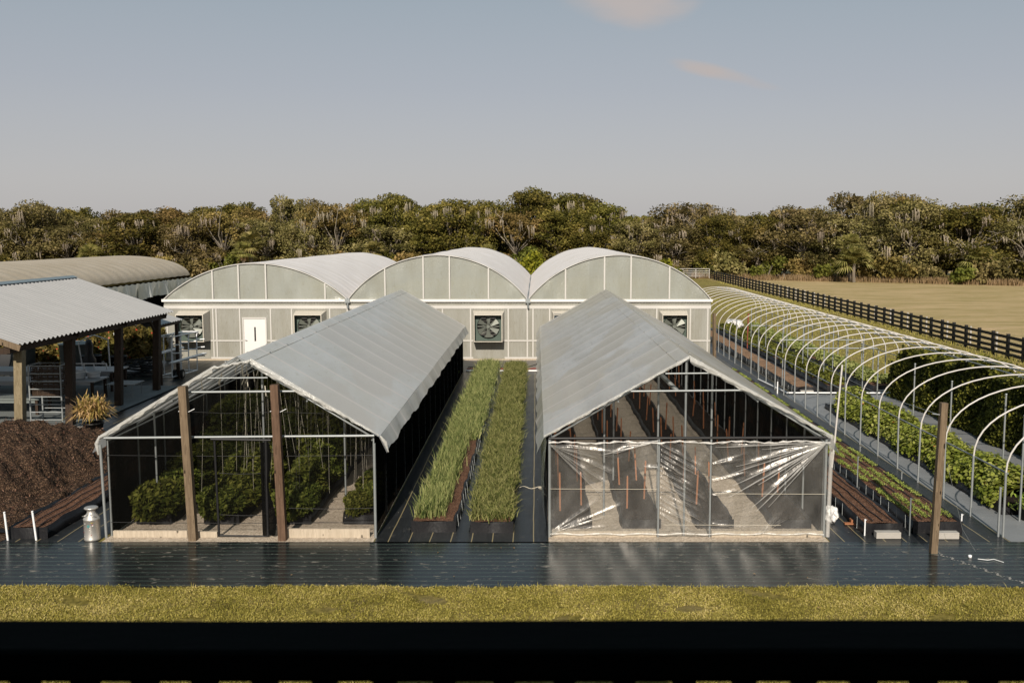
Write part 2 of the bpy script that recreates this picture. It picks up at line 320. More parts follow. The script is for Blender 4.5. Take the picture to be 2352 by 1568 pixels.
# ------------------------------------------------------------------ mesh helpers
class MB:
    def __init__(s): s.v = []; s.f = []; s.smooth = set()
    def add(s, vs, fs, sm=False):
        o = len(s.v); s.v += [tuple(p) for p in vs]
        for f in fs:
            if sm: s.smooth.add(len(s.f))
            s.f.append(tuple(i + o for i in f))
        return s
    def box(s, a, b, bev=0):
        x0, y0, z0 = (min(p, q) for p, q in zip(a, b)); x1, y1, z1 = (max(p, q) for p, q in zip(a, b))
        return s.add([(x0, y0, z0), (x1, y0, z0), (x1, y1, z0), (x0, y1, z0), (x0, y0, z1), (x1, y0, z1), (x1, y1, z1), (x0, y1, z1)],
                     [(0, 3, 2, 1), (4, 5, 6, 7), (0, 1, 5, 4), (1, 2, 6, 5), (2, 3, 7, 6), (3, 0, 4, 7)])
    def beam(s, p, q, wd, ht, up=(0, 0, 1)):
        p = Vector(p); q = Vector(q); d = (q - p).normalized(); u = Vector(up)
        sd_ = d.cross(u)
        if sd_.length < 1e-4: sd_ = d.cross(Vector((0, 1, 0)))
        sd_.normalize(); u = sd_.cross(d).normalized(); a = sd_ * wd / 2; b = u * ht / 2
        vs = [p - a - b, p + a - b, p + a + b, p - a + b, q - a - b, q + a - b, q + a + b, q - a + b]
        return s.add(vs, [(0, 3, 2, 1), (4, 5, 6, 7), (0, 1, 5, 4), (1, 2, 6, 5), (2, 3, 7, 6), (3, 0, 4, 7)])
    def tube(s, pts, r, n=8, caps=True):
        pts = [Vector(p) for p in pts]; rr = r if isinstance(r, (list, tuple)) else [r] * len(pts)
        rings = []; ref = None
        for i, p in enumerate(pts):
            d = (pts[min(i + 1, len(pts) - 1)] - pts[max(i - 1, 0)]).normalized()
            if ref is None: ref = d.orthogonal().normalized()
            ref = (ref - ref.dot(d) * d)
            ref = ref.normalized() if ref.length > 1e-5 else d.orthogonal().normalized()
            b = d.cross(ref)
            rings.append([p + (ref * math.cos(2 * math.pi * k / n) + b * math.sin(2 * math.pi * k / n)) * rr[i] for k in range(n)])
        vs = [v for g in rings for v in g]; fs = []
        for i in range(len(pts) - 1):
            for k in range(n):
                fs.append((i * n + k, i * n + (k + 1) % n, (i + 1) * n + (k + 1) % n, (i + 1) * n + k))
        s.add(vs, fs, True)
        if caps:
            s.add(rings[0], [tuple(range(n - 1, -1, -1))]); s.add(rings[-1], [tuple(range(n))])
        return s
    def lathe(s, prof, c=(0, 0, 0), n=24, sx=1, sy=1):
        vs = []; fs = []
        for r, z in prof:
            for k in range(n):
                a = 2 * math.pi * k / n; vs.append((c[0] + r * sx * math.cos(a), c[1] + r * sy * math.sin(a), c[2] + z))
        for i in range(len(prof) - 1):
            for k in range(n): fs.append((i * n + k, i * n + (k + 1) % n, (i + 1) * n + (k + 1) % n, (i + 1) * n + k))
        return s.add(vs, fs, True)
    def grid(s, fn, nu, nv, sm=True):
        vs = [fn(i / nu, j / nv) for j in range(nv + 1) for i in range(nu + 1)]
        fs = [(j * (nu + 1) + i, j * (nu + 1) + i + 1, (j + 1) * (nu + 1) + i + 1, (j + 1) * (nu + 1) + i) for j in range(nv) for i in range(nu)]
        return s.add(vs, fs, sm)
    def build(s, name, mat, parent=None, local=False):
        o = (0, 0, 0)
        if parent is not None and not local: o = parent.get('_o', (0, 0, 0))
        me = bpy.data.meshes.new(name)
        me.from_pydata([(x - o[0], y - o[1], z - o[2]) for x, y, z in s.v], [], s.f)
        me.materials.append(M[mat] if isinstance(mat, str) else mat)
        if s.smooth:
            fl = [False] * len(s.f)
            for i in s.smooth: fl[i] = True
            me.polygons.foreach_set('use_smooth', fl)
        me.update()
        ob = bpy.data.objects.new(name, me); col.objects.link(ob)
        if parent is not None: ob.parent = parent; ob['_o'] = o
        return ob
def npmesh(name, V, nper, mat, parent=None, smooth=False):
    """V: (k, nper, 3) loose polygons"""
    o = parent.get('_o', (0, 0, 0)) if parent is not None else (0, 0, 0)
    k = V.shape[0]; me = bpy.data.meshes.new(name)
    me.vertices.add(k * nper); me.vertices.foreach_set('co', (V.reshape(-1, 3) - np.array(list(o))).astype(np.float32).ravel())
    me.loops.add(k * nper); me.loops.foreach_set('vertex_index', np.arange(k * nper, dtype=np.int32))
    me.polygons.add(k); me.polygons.foreach_set('loop_start', np.arange(0, k * nper, nper, dtype=np.int32))
    try: me.polygons.foreach_set('loop_total', np.full(k, nper, dtype=np.int32))
    except Exception: pass
    me.materials.append(M[mat] if isinstance(mat, str) else mat); me.update(calc_edges=True); me.validate()
    ob = bpy.data.objects.new(name, me); col.objects.link(ob)
    if parent is not None: ob.parent = parent; ob['_o'] = list(o)
    return ob
def thing(name, label, cat, loc=(0, 0, 0), group=None, rz=0):
    o = bpy.data.objects.new(name, None); col.objects.link(o); o.location = loc; o['_o'] = list(loc); o.empty_display_size = .2
    o['label'] = label; o['category'] = cat
    if group: o['group'] = group
    return o
def tag(o, label, cat, group=None, kind=None):
    o['label'] = label; o['category'] = cat
    if group: o['group'] = group
    if kind: o['kind'] = kind
    return o
def struct(o): o['kind'] = 'structure'; return o
def dup(root, loc, rz=0, scale=1, label=None, group=None):
    r = root.copy(); col.objects.link(r); r.location = loc; r.rotation_euler = (0, 0, rz)
    r.scale = (scale,) * 3 if isinstance(scale, (int, float)) else scale
    if label: r['label'] = label
    if group: r['group'] = group
    for ch in list(root.children):
        c = ch.copy(); col.objects.link(c); c.parent = r
        for g_ in ch.children:
            d = g_.copy(); col.objects.link(d); d.parent = c
    return r
ORD = ['first', 'second', 'third', 'fourth', 'fifth', 'sixth', 'seventh', 'eighth', 'ninth', 'tenth', 'eleventh', 'twelfth', 'thirteenth', 'fourteenth', 'fifteenth',
       'sixteenth', 'seventeenth', 'eighteenth', 'nineteenth', 'twentieth']
TENS = {2: 'twenty', 3: 'thirty', 4: 'forty', 5: 'fifty'}
def ordn(i):
    if i < 20: return ORD[i]
    t, u = divmod(i + 1, 10)
    return ({2: 'twentieth', 3: 'thirtieth', 4: 'fortieth', 5: 'fiftieth'}[t]) if u == 0 else TENS[t] + '-' + ORD[u - 1]
def sheet(name, x0, x1, y0, y1, z, mat):
    return struct(MB().add([(x0, y0, z), (x1, y0, z), (x1, y1, z), (x0, y1, z)], [(0, 1, 2, 3)]).build(name, mat))

# leaf quads: positions P (k,3), size, orientation bias
def leaves(P, size, aspect=1.6, nbias=None, rs=nrg, up=.0, droop=0):
    k = len(P); nrm = rs.normal(size=(k, 3))
    if nbias is not None: nrm = nrm * .75 + nbias
    nrm[:, 2] += up; nrm /= np.linalg.norm(nrm, axis=1)[:, None] + 1e-9
    t = rs.normal(size=(k, 3)); t[:, 2] -= droop; t -= (t * nrm).sum(1)[:, None] * nrm; t /= np.linalg.norm(t, axis=1)[:, None] + 1e-9
    b = np.cross(nrm, t); s = size * (.6 + .8 * rs.rand(k))[:, None]
    L = t * s * aspect * .5; W = b * s * .5
    return np.stack([P - L, P + W * .9 - L * .1, P + L, P - W * .9 + L * .05], 1)
def blades(P, h, wd, lean, rs=nrg, seg=False):
    """upright thin blades, (k,4,3): two-segment bend"""
    k = len(P); a = rs.rand(k) * 2 * np.pi; hh = h * (.55 + .6 * rs.rand(k)); ln = lean * rs.rand(k) * hh
    d = np.stack([np.cos(a), np.sin(a), np.zeros(k)], 1); a2 = rs.rand(k) * 2 * np.pi
    s = np.stack([np.cos(a2), np.sin(a2), np.zeros(k)], 1) * wd / 2
    ln = ln * .9; top = P + d * ln[:, None]; top[:, 2] += hh * (1 - .25 * lean * rs.rand(k))
    mid = P + d * ln[:, None] * .35; mid[:, 2] += hh * .55
    return np.stack([P - s, P + s, mid + s * .85, mid - s * .85], 1), np.stack([mid - s * .85, mid + s * .85, top + s * .12, top - s * .12], 1)

# ================================================================== SETTING
def ground_mat():
    t = NT('ground_grass_and_pasture'); v = t.pos(); sx = t.n('ShaderNodeSeparateXYZ'); t.l(v, sx.inputs[0])
    n1 = t.noise(v, .12, 6, .65, (1, 2.2, 1)); n2 = t.noise(v, 1.6, 6, .7, (.6, 1.8, 1)); n3 = t.noise(v, 14, 4, .7)
    tan = t.ramp(n1, [(.30, (.32, .25, .09)), (.48, (.45, .335, .16)), (.66, (.56, .405, .225))])
    tan = t.mixc(t.ramp(n2, [(.4, (0, 0, 0)), (.75, (1, 1, 1))]), tan, (.56, .42, .26))
    tan = t.mixc(t.math('MULTIPLY', t.ramp(t.noise(v, .45, 5, .6, (.35, 2.4, 1)), [(.46, (0, 0, 0)), (.62, (1, 1, 1))]), .75), tan, (.27, .23, .08))
    grn = t.ramp(n2, [(.30, (.15, .14, .035)), (.5, (.25, .21, .06)), (.75, (.38, .28, .12))])
    grn = t.mixc(t.ramp(n1, [(.5, (0, 0, 0)), (.7, (1, 1, 1))]), grn, (.20, .15, .07))
    f = t.n('ShaderNodeMapRange'); t.l(sx.outputs[0], f.inputs[0]); f.inputs[1].default_value = 23.2; f.inputs[2].default_value = 25.2
    cc = t.mixc(f.outputs[0], grn, tan)
    cc = t.mixc(t.math('MULTIPLY', n3, .5), cc, t.mixc(.5, cc, (.05, .045, .02)))
    h = t.math('ADD', t.math('MULTIPLY', n2, .6), t.math('MULTIPLY', n3, .5))
    return t.done(t.pbr(cc, .95, 0, .1, t.bump(h, .9, .12)))
M['ground'] = ground_mat()
gr = MB(); gr.grid(lambda u, v: (-900 + 1800 * u, -60 + 1500 * v, 0.0), 24, 24, False); struct(gr.build('ground', 'ground'))
sheet('front_groundcover', -16, 15, 17.0, 19.62, .012, 'mat_front')
sheet('yard_groundcover', -30, -8.9, 19.62, 48.8, .008, 'mat_walk')
sheet('centre_walkway_groundcover', -3.28, .28, 19.55, 44.6, .012, 'mat_walk')
sheet('back_walkway_groundcover', -8.9, 8.6, 44.6, 48.94, .010, 'mat_back')
sheet('right_walkway_groundcover', 5.96, 9.62, 19.55, 62, .010, 'mat_walk')
sheet('tunnel_groundcover', 9.62, 14.9, 19.4, 38.2, .010, 'mat_grey')
sheet('tunnel_bed_groundcover', 9.62, 14.9, 38.2, 66, .010, 'mat_walk')
sheet('shelter_slab', -22.2, -14.6, 27.6, 40.3, .05, 'conc_dark')
struct(MB().box((-15.9, 30.6, .0), (-14.4, 31.5, .075)).build('concrete_threshold', 'conc'))
# stone dust and mud line where the front mat meets the plots
mudc = MB()
for i in range(240):
    x = -11 + 20.5 * i / 240; wv = .03 + .05 * abs(math.sin(i * 1.7) * math.sin(i * .37))
    if rnd.random() < .45: continue
    wv *= rnd.uniform(.2, 1.2)
    mudc.add([(x, 19.60 - wv * rnd.random(), .017), (x + .11, 19.60 - wv * rnd.random(), .017), (x + .11, 19.66 + wv, .017), (x, 19.66 + wv, .017)], [(0, 1, 2, 3)])

mud2 = MB()
for i in range(60):
    t_ = i / 60; x = 7.8 + 1.0 * t_ + .05 * math.sin(i * .9); y = 18.9 - 1.9 * t_
    wv = .004 + .012 * rnd.random()
    mud2.add([(x - wv, y, .018), (x + wv, y + .01, .018), (x + .017 + wv, y - .034, .018), (x + .017 - wv, y - .034, .018)], [(0, 1, 2, 3)])
struct(mud2.build('mud_seam', 'conc'))
# front lawn: blades over a dense base
lawnbase = MB()
def lawn_edge(x): return 16.98 + .05 * math.sin(x * 1.3) + .035 * math.sin(x * 4.1 + 1) + .03 * math.sin(x * 11.3)
lawnbase.grid(lambda u, v: (-14 + 28 * u, 9 + (lawn_edge(-14 + 28 * u) - 9) * v, .020 + .012 * math.sin(u * 400) * math.sin(v * 90)), 260, 60)
def lawn_mat():
    t = NT('lawn_ground'); v = t.pos(); n2 = t.noise(v, 9, 6, .75); n1 = t.noise(v, 1.2, 4, .6)
    cc = t.ramp(n2, [(.3, (.07, .055, .010)), (.5, (.18, .145, .03)), (.72, (.36, .28, .08))])
    cc = t.mixc(t.ramp(n1, [(.45, (0, 0, 0)), (.75, (1, 1, 1))]), cc, (.22, .17, .08))
    return t.done(t.pbr(cc, .9, 0, .15, t.bump(n2, 1.0, .06)))
M['lawn'] = lawn_mat()
struct(lawnbase.build('front_lawn', 'lawn'))
k = 200000
P = np.stack([-12.5 + 24.5 * nrg.rand(k), 12.6 + 4.45 * nrg.rand(k), np.full(k, .01)], 1)
dens = np.sin(P[:, 0] * 2.1 + np.sin(P[:, 1] * 3)) * np.sin(P[:, 1] * 2.7 + P[:, 0]) > -.85
edge = 17.0 + .05 * np.sin(P[:, 0] * 1.3) + .035 * np.sin(P[:, 0] * 4.1 + 1) + .06 * nrg.rand(k)
P = P[dens & (P[:, 1] < edge)]
hh = .055
q1, q2 = blades(P, hh, .013, 1.5)
cl = leaves(P[::2] + np.array([0, 0, .03]) + nrg.normal(size=(len(P[::2]), 3)) * np.array([.02, .02, .008]), .021, 1.3, None, up=1.2)
tall = P[nrg.rand(len(P)) < .006]; q3, q4 = blades(tall, .16, .010, .9)
tag(npmesh('lawn_grass', np.concatenate([q1[::1], q2[::1], cl, q3, q4]), 4, 'grass'), 'short yellow green lawn growing in front of the black groundcover', 'grass', kind='stuff')
dl = MB()
for i in range(46):
    x, y = rnd.uniform(-9, 9), rnd.uniform(14.5, 19.4); r = rnd.uniform(.015, .035); a = rnd.random() * 6
    z = .05 if y < 17 else .022
    dl.add([(x - r * math.cos(a), y - r * math.sin(a), z), (x + r * .5 * math.sin(a), y - r * .5 * math.cos(a), z + .012), (x + r * math.cos(a), y + r * math.sin(a), z + .004), (x - r * .5 * math.sin(a), y + r * .5 * math.cos(a), z + .01)], [(0, 1, 2, 3)])
tag(dl.build('fallen_leaves', 'deadfrond'), 'small dry leaves scattered over the front lawn and mat', 'leaves', kind='stuff')

# ================================================================== DECK AND HOUSE BEHIND THE CAMERA
dk = thing('deck_house', 'unseen dark timber house with the balcony the photo is taken from', 'house', (0, -3, 0))
MB().box((-9, -7, 0), (9, -3, 7.2)).build('wall', 'wood_dark', dk)
MB().box((-9, -3, 4.45), (9, 1.72, 4.6)).build('deck_floor', 'wood_dark', dk)
MB().add([(-9.5, .15, 7.15), (9.5, .15, 7.15), (9.5, -3.2, 8.0), (-9.5, -3.2, 8.0), (-9.5, -7.6, 7.0), (9.5, -7.6, 7.0),
          (-9.5, .15, 7.3), (9.5, .15, 7.3), (9.5, -3.2, 8.15), (-9.5, -3.2, 8.15), (-9.5, -7.6, 7.15), (9.5, -7.6, 7.15)],
         [(0, 1, 2, 3), (3, 2, 5, 4), (7, 6, 9, 8), (8, 9, 10, 11), (0, 6, 7, 1), (4, 5, 11, 10), (0, 3, 9, 6), (1, 7, 8, 2), (3, 4, 10, 9), (2, 8, 11, 5)]).build('roof', 'galv_dark', dk)  # unseen overhang, its edge set to keep the railing in shade
MB().add([(-3.2, .12, 7.3), (1.1, .12, 7.3), (.6, .12, 8.3), (-2.7, .12, 8.3), (-3.2, -3.2, 8.1), (1.1, -3.2, 8.1), (.6, -3.2, 8.9), (-2.7, -3.2, 8.9)],
         [(0, 1, 2, 3), (1, 5, 6, 2), (0, 3, 7, 4), (3, 2, 6, 7), (4, 7, 6, 5)]).build('shade_dormer', 'wood_dark', dk)  # unseen gable added on top to shade the middle of the lawn
for x in (-8.8, 8.8): MB().box((x - .07, 1.55, 0), (x + .07, 1.69, 4.45)).build('deck_post', 'wood_dark', dk)
rl = thing('deck_railing', 'black painted balcony railing across the bottom of the view', 'railing', (0, 1.69, 4.6))
def capf(u, v):
    x = -8.8 + 17.6 * u
    prof = [(1.625, 5.452), (1.625, 5.492), (1.631, 5.498), (1.752, 5.500), (1.758, 5.494), (1.758, 5.452)]
    y, z = prof[min(5, int(round(v * 5)))]
    return (x, y, z + .0012 * math.sin(x * 3.1))
MB().grid(capf, 120, 5, False).box((-8.8, 1.63, 5.440), (8.8, 1.75, 5.4525)).build('top_rail', 'blackpaint', rl)
MB().box((-8.8, 1.70, 5.425), (8.8, 1.74, 5.4395)).build('upper_rail', 'blackpaint', rl)
MB().box((-8.8, 1.66, 4.70), (8.8, 1.70, 4.79)).build('bottom_rail', 'blackpaint', rl)
bal = MB().box((-.019, -.019, .10), (.019, .019, .83)).build('baluster', 'blackpaint', rl, True); bal['_o'] = (0, 0, 0)
nb = 0
for i in range(-32, 33):
    x = .049 + i * .1053
    c = bal if nb == 0 else bal.copy()
    if nb: col.objects.link(c); c.parent = rl
    c.location = (x, -.012, 0); nb += 1
    if nb >= 65: break

# ================================================================== TRIPLE ARCH GREENHOUSE
YC = 48.96; YB = 77.0
gh = thing('triple_arch_greenhouse', 'large white greenhouse with three round arched roofs and fans in its wall', 'greenhouse', (-4.9, YC, 0))
bays = [(-18.35, -9.28, 4.78), (-9.28, -.42, 5.18), (-.42, 8.60, 5.18)]
ZG = 3.0
def arc(bay, t, dz=0, grow=0):
    x0, x1, zt = bay; xc = (x0 + x1) / 2; hw = (x1 - x0) / 2; s_ = zt - ZG; Rr = (hw * hw + s_ * s_) / (2 * s_); a0 = math.asin(min(1, hw / Rr))
    a = -a0 + 2 * a0 * t
    return (xc + (Rr + grow) * math.sin(a), zt - Rr + (Rr + grow) * math.cos(a) + dz)
for bi, b in enumerate(bays):
    r_ = MB(); ph = rnd.random() * 6
    def rf(u, v, b=b, ph=ph):
        y = YC - .06 + (YB - YC + .12) * v; x, z = arc(b, u, .03)
        sag = .02 * math.sin(y * math.pi / 1.22) ** 2 + .012 * math.sin(u * 37 + y * .7 + ph)
        return (x, y, z - sag)
    r_.grid(rf, 40, 150); r_.build('arched_roof', 'arch_roof', gh)
    # gable
    g_ = MB(); N = 48
    for i in range(N):
        xa, za = arc(b, i / N); xb, zb = arc(b, (i + 1) / N)
        ya = YC + .05 * math.sin(xa * 5 + bi) * math.sin(xa * 1.7); yb = YC + .05 * math.sin(xb * 5 + bi) * math.sin(xb * 1.7)
        nz = 8
        for j in range(nz):
            fa, fb = j / nz, (j + 1) / nz
            bl = lambda f: math.sin(math.pi * f)
            g_.add([(xa, YC + (ya - YC) * bl(fa), ZG + (za - ZG) * fa), (xb, YC + (yb - YC) * bl(fa), ZG + (zb - ZG) * fa), (xb, YC + (yb - YC) * bl(fb), ZG + (zb - ZG) * fb), (xa, YC + (ya - YC) * bl(fb), ZG + (za - ZG) * fb)], [(0, 1, 2, 3)], True)
    ge = g_.build('gable_film', 'gable', gh)
    e_ = MB(); e_.tube([(arc(b, i / 30, .0)[0], YC - .07, arc(b, i / 30, .0)[1]) for i in range(31)], .026, 6); e_.build('arch_edge', 'frame_white', gh)
    bk = MB(); pts = [(arc(b, i / 24)[0], YB - .1, arc(b, i / 24)[1]) for i in range(25)]; bk.add(pts, [tuple(range(25))]); bk.build('back_gable', 'gable', gh)
mull = [[-15.9 - .0, -14.62, -13.28, -10.38], [-7.43, -5.55, -4.26, -2.35], [1.43, 3.34, 4.64, 6.53]]
for b, ms_ in zip(bays, mull):
    for x in ms_:
        x0, x1, zt = b; hw = (x1 - x0) / 2; s_ = zt - ZG; Rr = (hw * hw + s_ * s_) / (2 * s_); z = zt - Rr + math.sqrt(max(0, Rr * Rr - (x - (x0 + x1) / 2) ** 2))
        MB().box((x - .035, YC - .10, ZG + .04), (x + .035, YC - .062, z - .03)).build('gable_post', 'frame_white', gh)
# inner trusses glimpsed through the film
tr = MB()
for b in bays:
    for zz in (3.15, 3.5, 3.9):
        xs = [arc(b, i / 60) for i in range(61)]; ok = [p[0] for p in xs if p[1] > zz + .15]
        tr.box((min(ok), YC + .35, zz), (max(ok), YC + .39, zz + .04))
tr.build('inner_truss', 'frame_white', gh)
# corrugated front wall with door opening and fan openings left out
fans = [(-17.60, -16.10), (-11.86, -10.36), (-3.12, -1.58), (.76, 2.24), (6.05, 7.42)]
FZ0, FZ1 = .98, 2.46
door = (-14.50, -13.30)
def corr(x0, x1, z0, z1, m_):
    n = max(2, int((x1 - x0) / .036)); vs = []; fs = []
    for i in range(n + 1):
        x = x0 + (x1 - x0) * i / n; y = YC - .010 * math.cos(2 * math.pi * x / .145)
        vs += [(x, y, z0), (x, y, z1)]
    for i in range(n): fs.append((2 * i, 2 * i + 2, 2 * i + 3, 2 * i + 1))
    m_.add(vs, fs, True)
cw = MB(); cuts = sorted([(a, b, FZ0, FZ1) for a, b in fans] + [(door[0], door[1], .1, 2.12)]); x = -18.35
for a, b, z0, z1 in cuts:
    corr(x, a, .08, 2.97, cw); corr(a, b, z1, 2.97, cw)
    if z0 > .2: corr(a, b, .08, z0, cw)
    x = b
corr(x, 8.60, .08, 2.97, cw); cw.build('corrugated_wall', 'polycarb', gh)
# side wall right + left
for x in (8.6, -18.35): MB().add([(x, YC, .08), (x, YB, .08), (x, YB, 2.97), (x, YC, 2.97)], [(0, 1, 2, 3)]).build('side_wall', 'polycarb', gh)
fr = MB()
def bar(a, b, z0, z1): fr.box((a, YC - .035, z0), (b, YC - .014, z1))
segs = []; x = -18.35
for a, b in sorted(fans + [door]): segs.append((x, a)); x = b
segs.append((x, 8.6))
for a, b in segs:
    bar(a + .003, b - .003, .94, 1.01); bar(a + .003, b - .003, .08, .16)
fr.box((-18.35, YC - .037, 2.55), (8.6, YC - .0155, 2.72))
for x in (-18.25, -15.98, -15.82, -14.66, -13.14, -12.1, -10.22, -9.35, -9.1, -7.4, -5.9, -4.66, -3.28, -1.42, -.48, -.2, .62, 2.38, 4.2, 5.9, 7.56, 8.42):
    for z0, z1 in ((.165, .935), (1.015, 2.545)): fr.box((x, YC - .033, z0), (x + .065, YC - .012, z1))
fr.build('wall_frame', 'frame_white', gh)
MB().box((-18.42, YC - .12, 2.90), (8.66, YC - .05, 3.03)).build('gutter_beam', 'white', gh)
MB().box((-18.4, YC - .06, .0), (8.65, YC - .02, .075)).build('base_board', 'wood_board', gh)
for xv in (-9.28, -.42):
    MB().box((xv - .12, YC - .22, 2.86), (xv + .12, YB, 3.06)).build('valley_gutter', 'galv_dark', gh)
    MB().tube([(xv, YC - .18, 2.9), (xv + .02, YC - .17, 2.6)], .05, 8).build('downpipe', 'galv_dark', gh)
MB().box((-18.35, YC + .3, .012), (8.55, YB, .016)).build('greenhouse_floor', 'gravel', gh)
# dark interior objects: benches with a row of plants
for i in range(5):
    bx_ = -16 + i * 5.1
    MB().box((bx_, YC + 3, .7), (bx_ + 3.6, YC + 20, .78)).build('bench', 'white', gh)
# door
dr = thing('dummy', 'x', 'x'); bpy.data.objects.remove(dr)
d_ = MB().box((door[0] + .07, YC - .03, .11), (door[1] - .07, YC + .01, 2.05)).build('door', 'white', gh)
MB().box((door[0] + .0, YC - .06, .1), (door[0] + .065, YC + .02, 2.13)).box((door[1] - .065, YC - .06, .1), (door[1], YC + .02, 2.13)).box((door[0] + .067, YC - .06, 2.055), (door[1] - .067, YC + .02, 2.13)).build('door_frame', 'frame_white', gh)
MB().box((-13.93, YC - .034, .95), (-13.85, YC - .031, 1.65)).build('window_slit', 'black', d_)
MB().tube([(-14.36, YC - .035, 1.0), (-14.36, YC - .09, 1.0)], .025, 8).tube([(-14.36, YC - .085, 1.0), (-14.27, YC - .085, 1.0)], .012, 6).build('handle', 'galv', d_)
# fans
def fan(x0, x1):
    xc = (x0 + x1) / 2; zc = (FZ0 + FZ1) / 2; yf = YC - .82; a = (x1 - x0) / 2; h = (FZ1 - FZ0) / 2; t = .03
    hb = MB(); o1 = [(xc - a, YC - .04, FZ0), (xc + a, YC - .04, FZ0), (xc + a, YC - .04, FZ1), (xc - a, YC - .04, FZ1)]
    k_ = .90; zc2 = zc - .06
    o2 = [(xc - a * k_, yf, zc2 - h * k_), (xc + a * k_, yf, zc2 - h * k_), (xc + a * k_, yf, zc2 + h * k_), (xc - a * k_, yf, zc2 + h * k_)]
    i1 = [(xc + (p[0] - xc) * .95, p[1], zc + (p[2] - zc) * .95) for p in o1]; i2 = [(xc + (p[0] - xc) * .95, p[1], zc2 + (p[2] - zc2) * .95) for p in o2]
    vs = o1 + o2 + i1 + i2; fs = []
    for k in range(4):
        q = (k + 1) % 4; fs += [(k, q, q + 4, k + 4), (k + 8, k + 12, q + 12, q + 8), (k + 4, q + 4, q + 12, k + 12)]
    hb.add(vs, fs); hood = hb.build('exhaust_fan', 'beige', gh)
    lb = MB(); j1 = [(xc + (p[0] - xc) * .985, p[1] - .01, zc + (p[2] - zc) * .985) for p in i1]; j2 = [(xc + (p[0] - xc) * .985, p[1] + .02, zc2 + (p[2] - zc2) * .985) for p in i2]
    lb.add(j1 + j2, [(k, k + 4, (k + 1) % 4 + 4, (k + 1) % 4) for k in range(4)]).build('hood_lining', 'fan_dark', hood)
    # shroud plate with a round hole
    n = 32; r0 = .56; vs = []; fs = []; ys = YC - .42; aa = a * .90; hh_ = h * .90
    for k in range(n):
        an = 2 * math.pi * k / n; c, s_ = math.cos(an), math.sin(an); m_ = max(abs(c), abs(s_))
        vs += [(xc + r0 * c, ys, zc + r0 * s_), (xc + aa * c / m_, ys, zc - .03 + hh_ * s_ / m_), (xc + (r0 - .01) * c, ys - .12, zc + (r0 - .01) * s_)]
    for k in range(n):
        q = (k + 1) % n; fs += [(3 * k, 3 * q, 3 * q + 1, 3 * k + 1), (3 * k, 3 * k + 2, 3 * q + 2, 3 * q)]
    MB().add(vs, fs).build('shroud', 'fan_dark', hood)
    for k in range(6):
        an = R(28 + 60 * k); d = Vector((math.cos(an), 0, math.sin(an))); p = Vector((-math.sin(an), 0, math.cos(an))); c = Vector((xc, ys - .06, zc))
        tw = Vector((0, 1, 0)) * .10
        vs = [c + d * .10 - p * .05 - tw * .4, c + d * .10 + p * .05 + tw * .4, c + d * .53 + p * .17 + tw * .5, c + d * .54 - p * .11 - tw * .5]
        MB().add(vs + [v + Vector((0, .006, 0)) for v in vs], [(0, 1, 2, 3), (7, 6, 5, 4), (0, 4, 5, 1), (1, 5, 6, 2), (2, 6, 7, 3), (3, 7, 4, 0)]).build('blade', 'fan_in', hood)
    m_ = MB(); m_.tube([(xc, ys - .12, zc), (xc, ys + .12, zc)], .085, 12); m_.box((xc - .56, ys + .02, zc - .02), (xc + .56, ys + .05, zc + .02)).box((xc - .02, ys + .021, zc - .55), (xc + .02, ys + .049, zc + .55)); m_.build('motor', 'fan_in', hood)
    lv = MB()
    for j in range(9):
        z = zc - .55 + j * .135
        lv.add([(xc - .62, YC + .02, z), (xc + .62, YC + .02, z), (xc + .62, YC + .07, z + .07), (xc - .62, YC + .07, z + .07)], [(0, 1, 2, 3)])
    lv.build('louvre', 'fan_in', hood)
for i, (a, b) in enumerate(fans):
    fan(a, b)
M['slat_blue'] = simple('blue_grey_vent_slat', (.05, .08, .11), .3, 0, .6)
vs_ = MB()
for j in range(5): vs_.add([(.85, YC - .84, 2.36 - j * .085), (2.12, YC - .84, 2.36 - j * .085), (2.12, YC - .80, 2.29 - j * .085), (.85, YC - .80, 2.29 - j * .085)], [(0, 1, 2, 3)])
vs_.build('vent_slats', 'slat_blue', gh)
cp = thing('corner_post', 'old wooden post at the right corner of the arched greenhouse', 'post', (8.78, 48.7, 0))
MB().beam((8.78, 48.72, 0), (8.72, 48.7, 2.35), .14, .12).build('timber', 'wood_grey', cp)

# ================================================================== SHADE HOUSE FAR LEFT
sh = thing('tan_shade_house', 'long rounded shade house under tan cloth with a pale tarp along its side', 'shade house', (-30.8, 58, 0))
def shf(u, v):
    a = math.pi * (.03 + .94 * u); y = 38 + 37 * v; x = -30.9 - 4.85 * math.cos(a); z = 2.95 + 1.66 * math.sin(a) ** .85
    return (x, y, z - .03 * math.sin(y * math.pi / 1.25) ** 2)
MB().grid(shf, 36, 150).build('cloth_roof', 'shadecloth', sh)
def curt(u, v):
    y = 40 + 35 * u; f = .10 * math.sin(y * 2.1) + .07 * math.sin(y * 4.7 + 1) + .05 * math.sin(y * 8.3)
    return (-26.0 + f * v + .05, y + .15 * math.sin(y * 3) * v, 2.98 - 1.02 * v - .10 * v * math.sin(y * .9) + .03 * math.sin(y * 7))
MB().grid(curt, 260, 8).build('side_tarp', 'curtain', sh)
def gab(u, v):
    a = math.pi * (.03 + .94 * u); x = -30.9 - 4.85 * math.cos(a); z = 2.95 + 1.66 * math.sin(a) ** .85
    return (x, 75.0, z * v)
MB().grid(gab, 24, 2).build('end_cloth', 'net_back', sh)
for y in range(40, 76, 5):
    for x in (-26.05, -35.7): MB().tube([(x, y, 0), (x, y, 3)], .05, 8).build('post', 'galv_dark', sh)
MB().add([(-35.7, 74.8, .02), (-26.1, 74.8, .02), (-26.1, 40, .02), (-35.7, 40, .02)], [(0, 3, 2, 1)]).build('floor', 'bedsoil', sh)
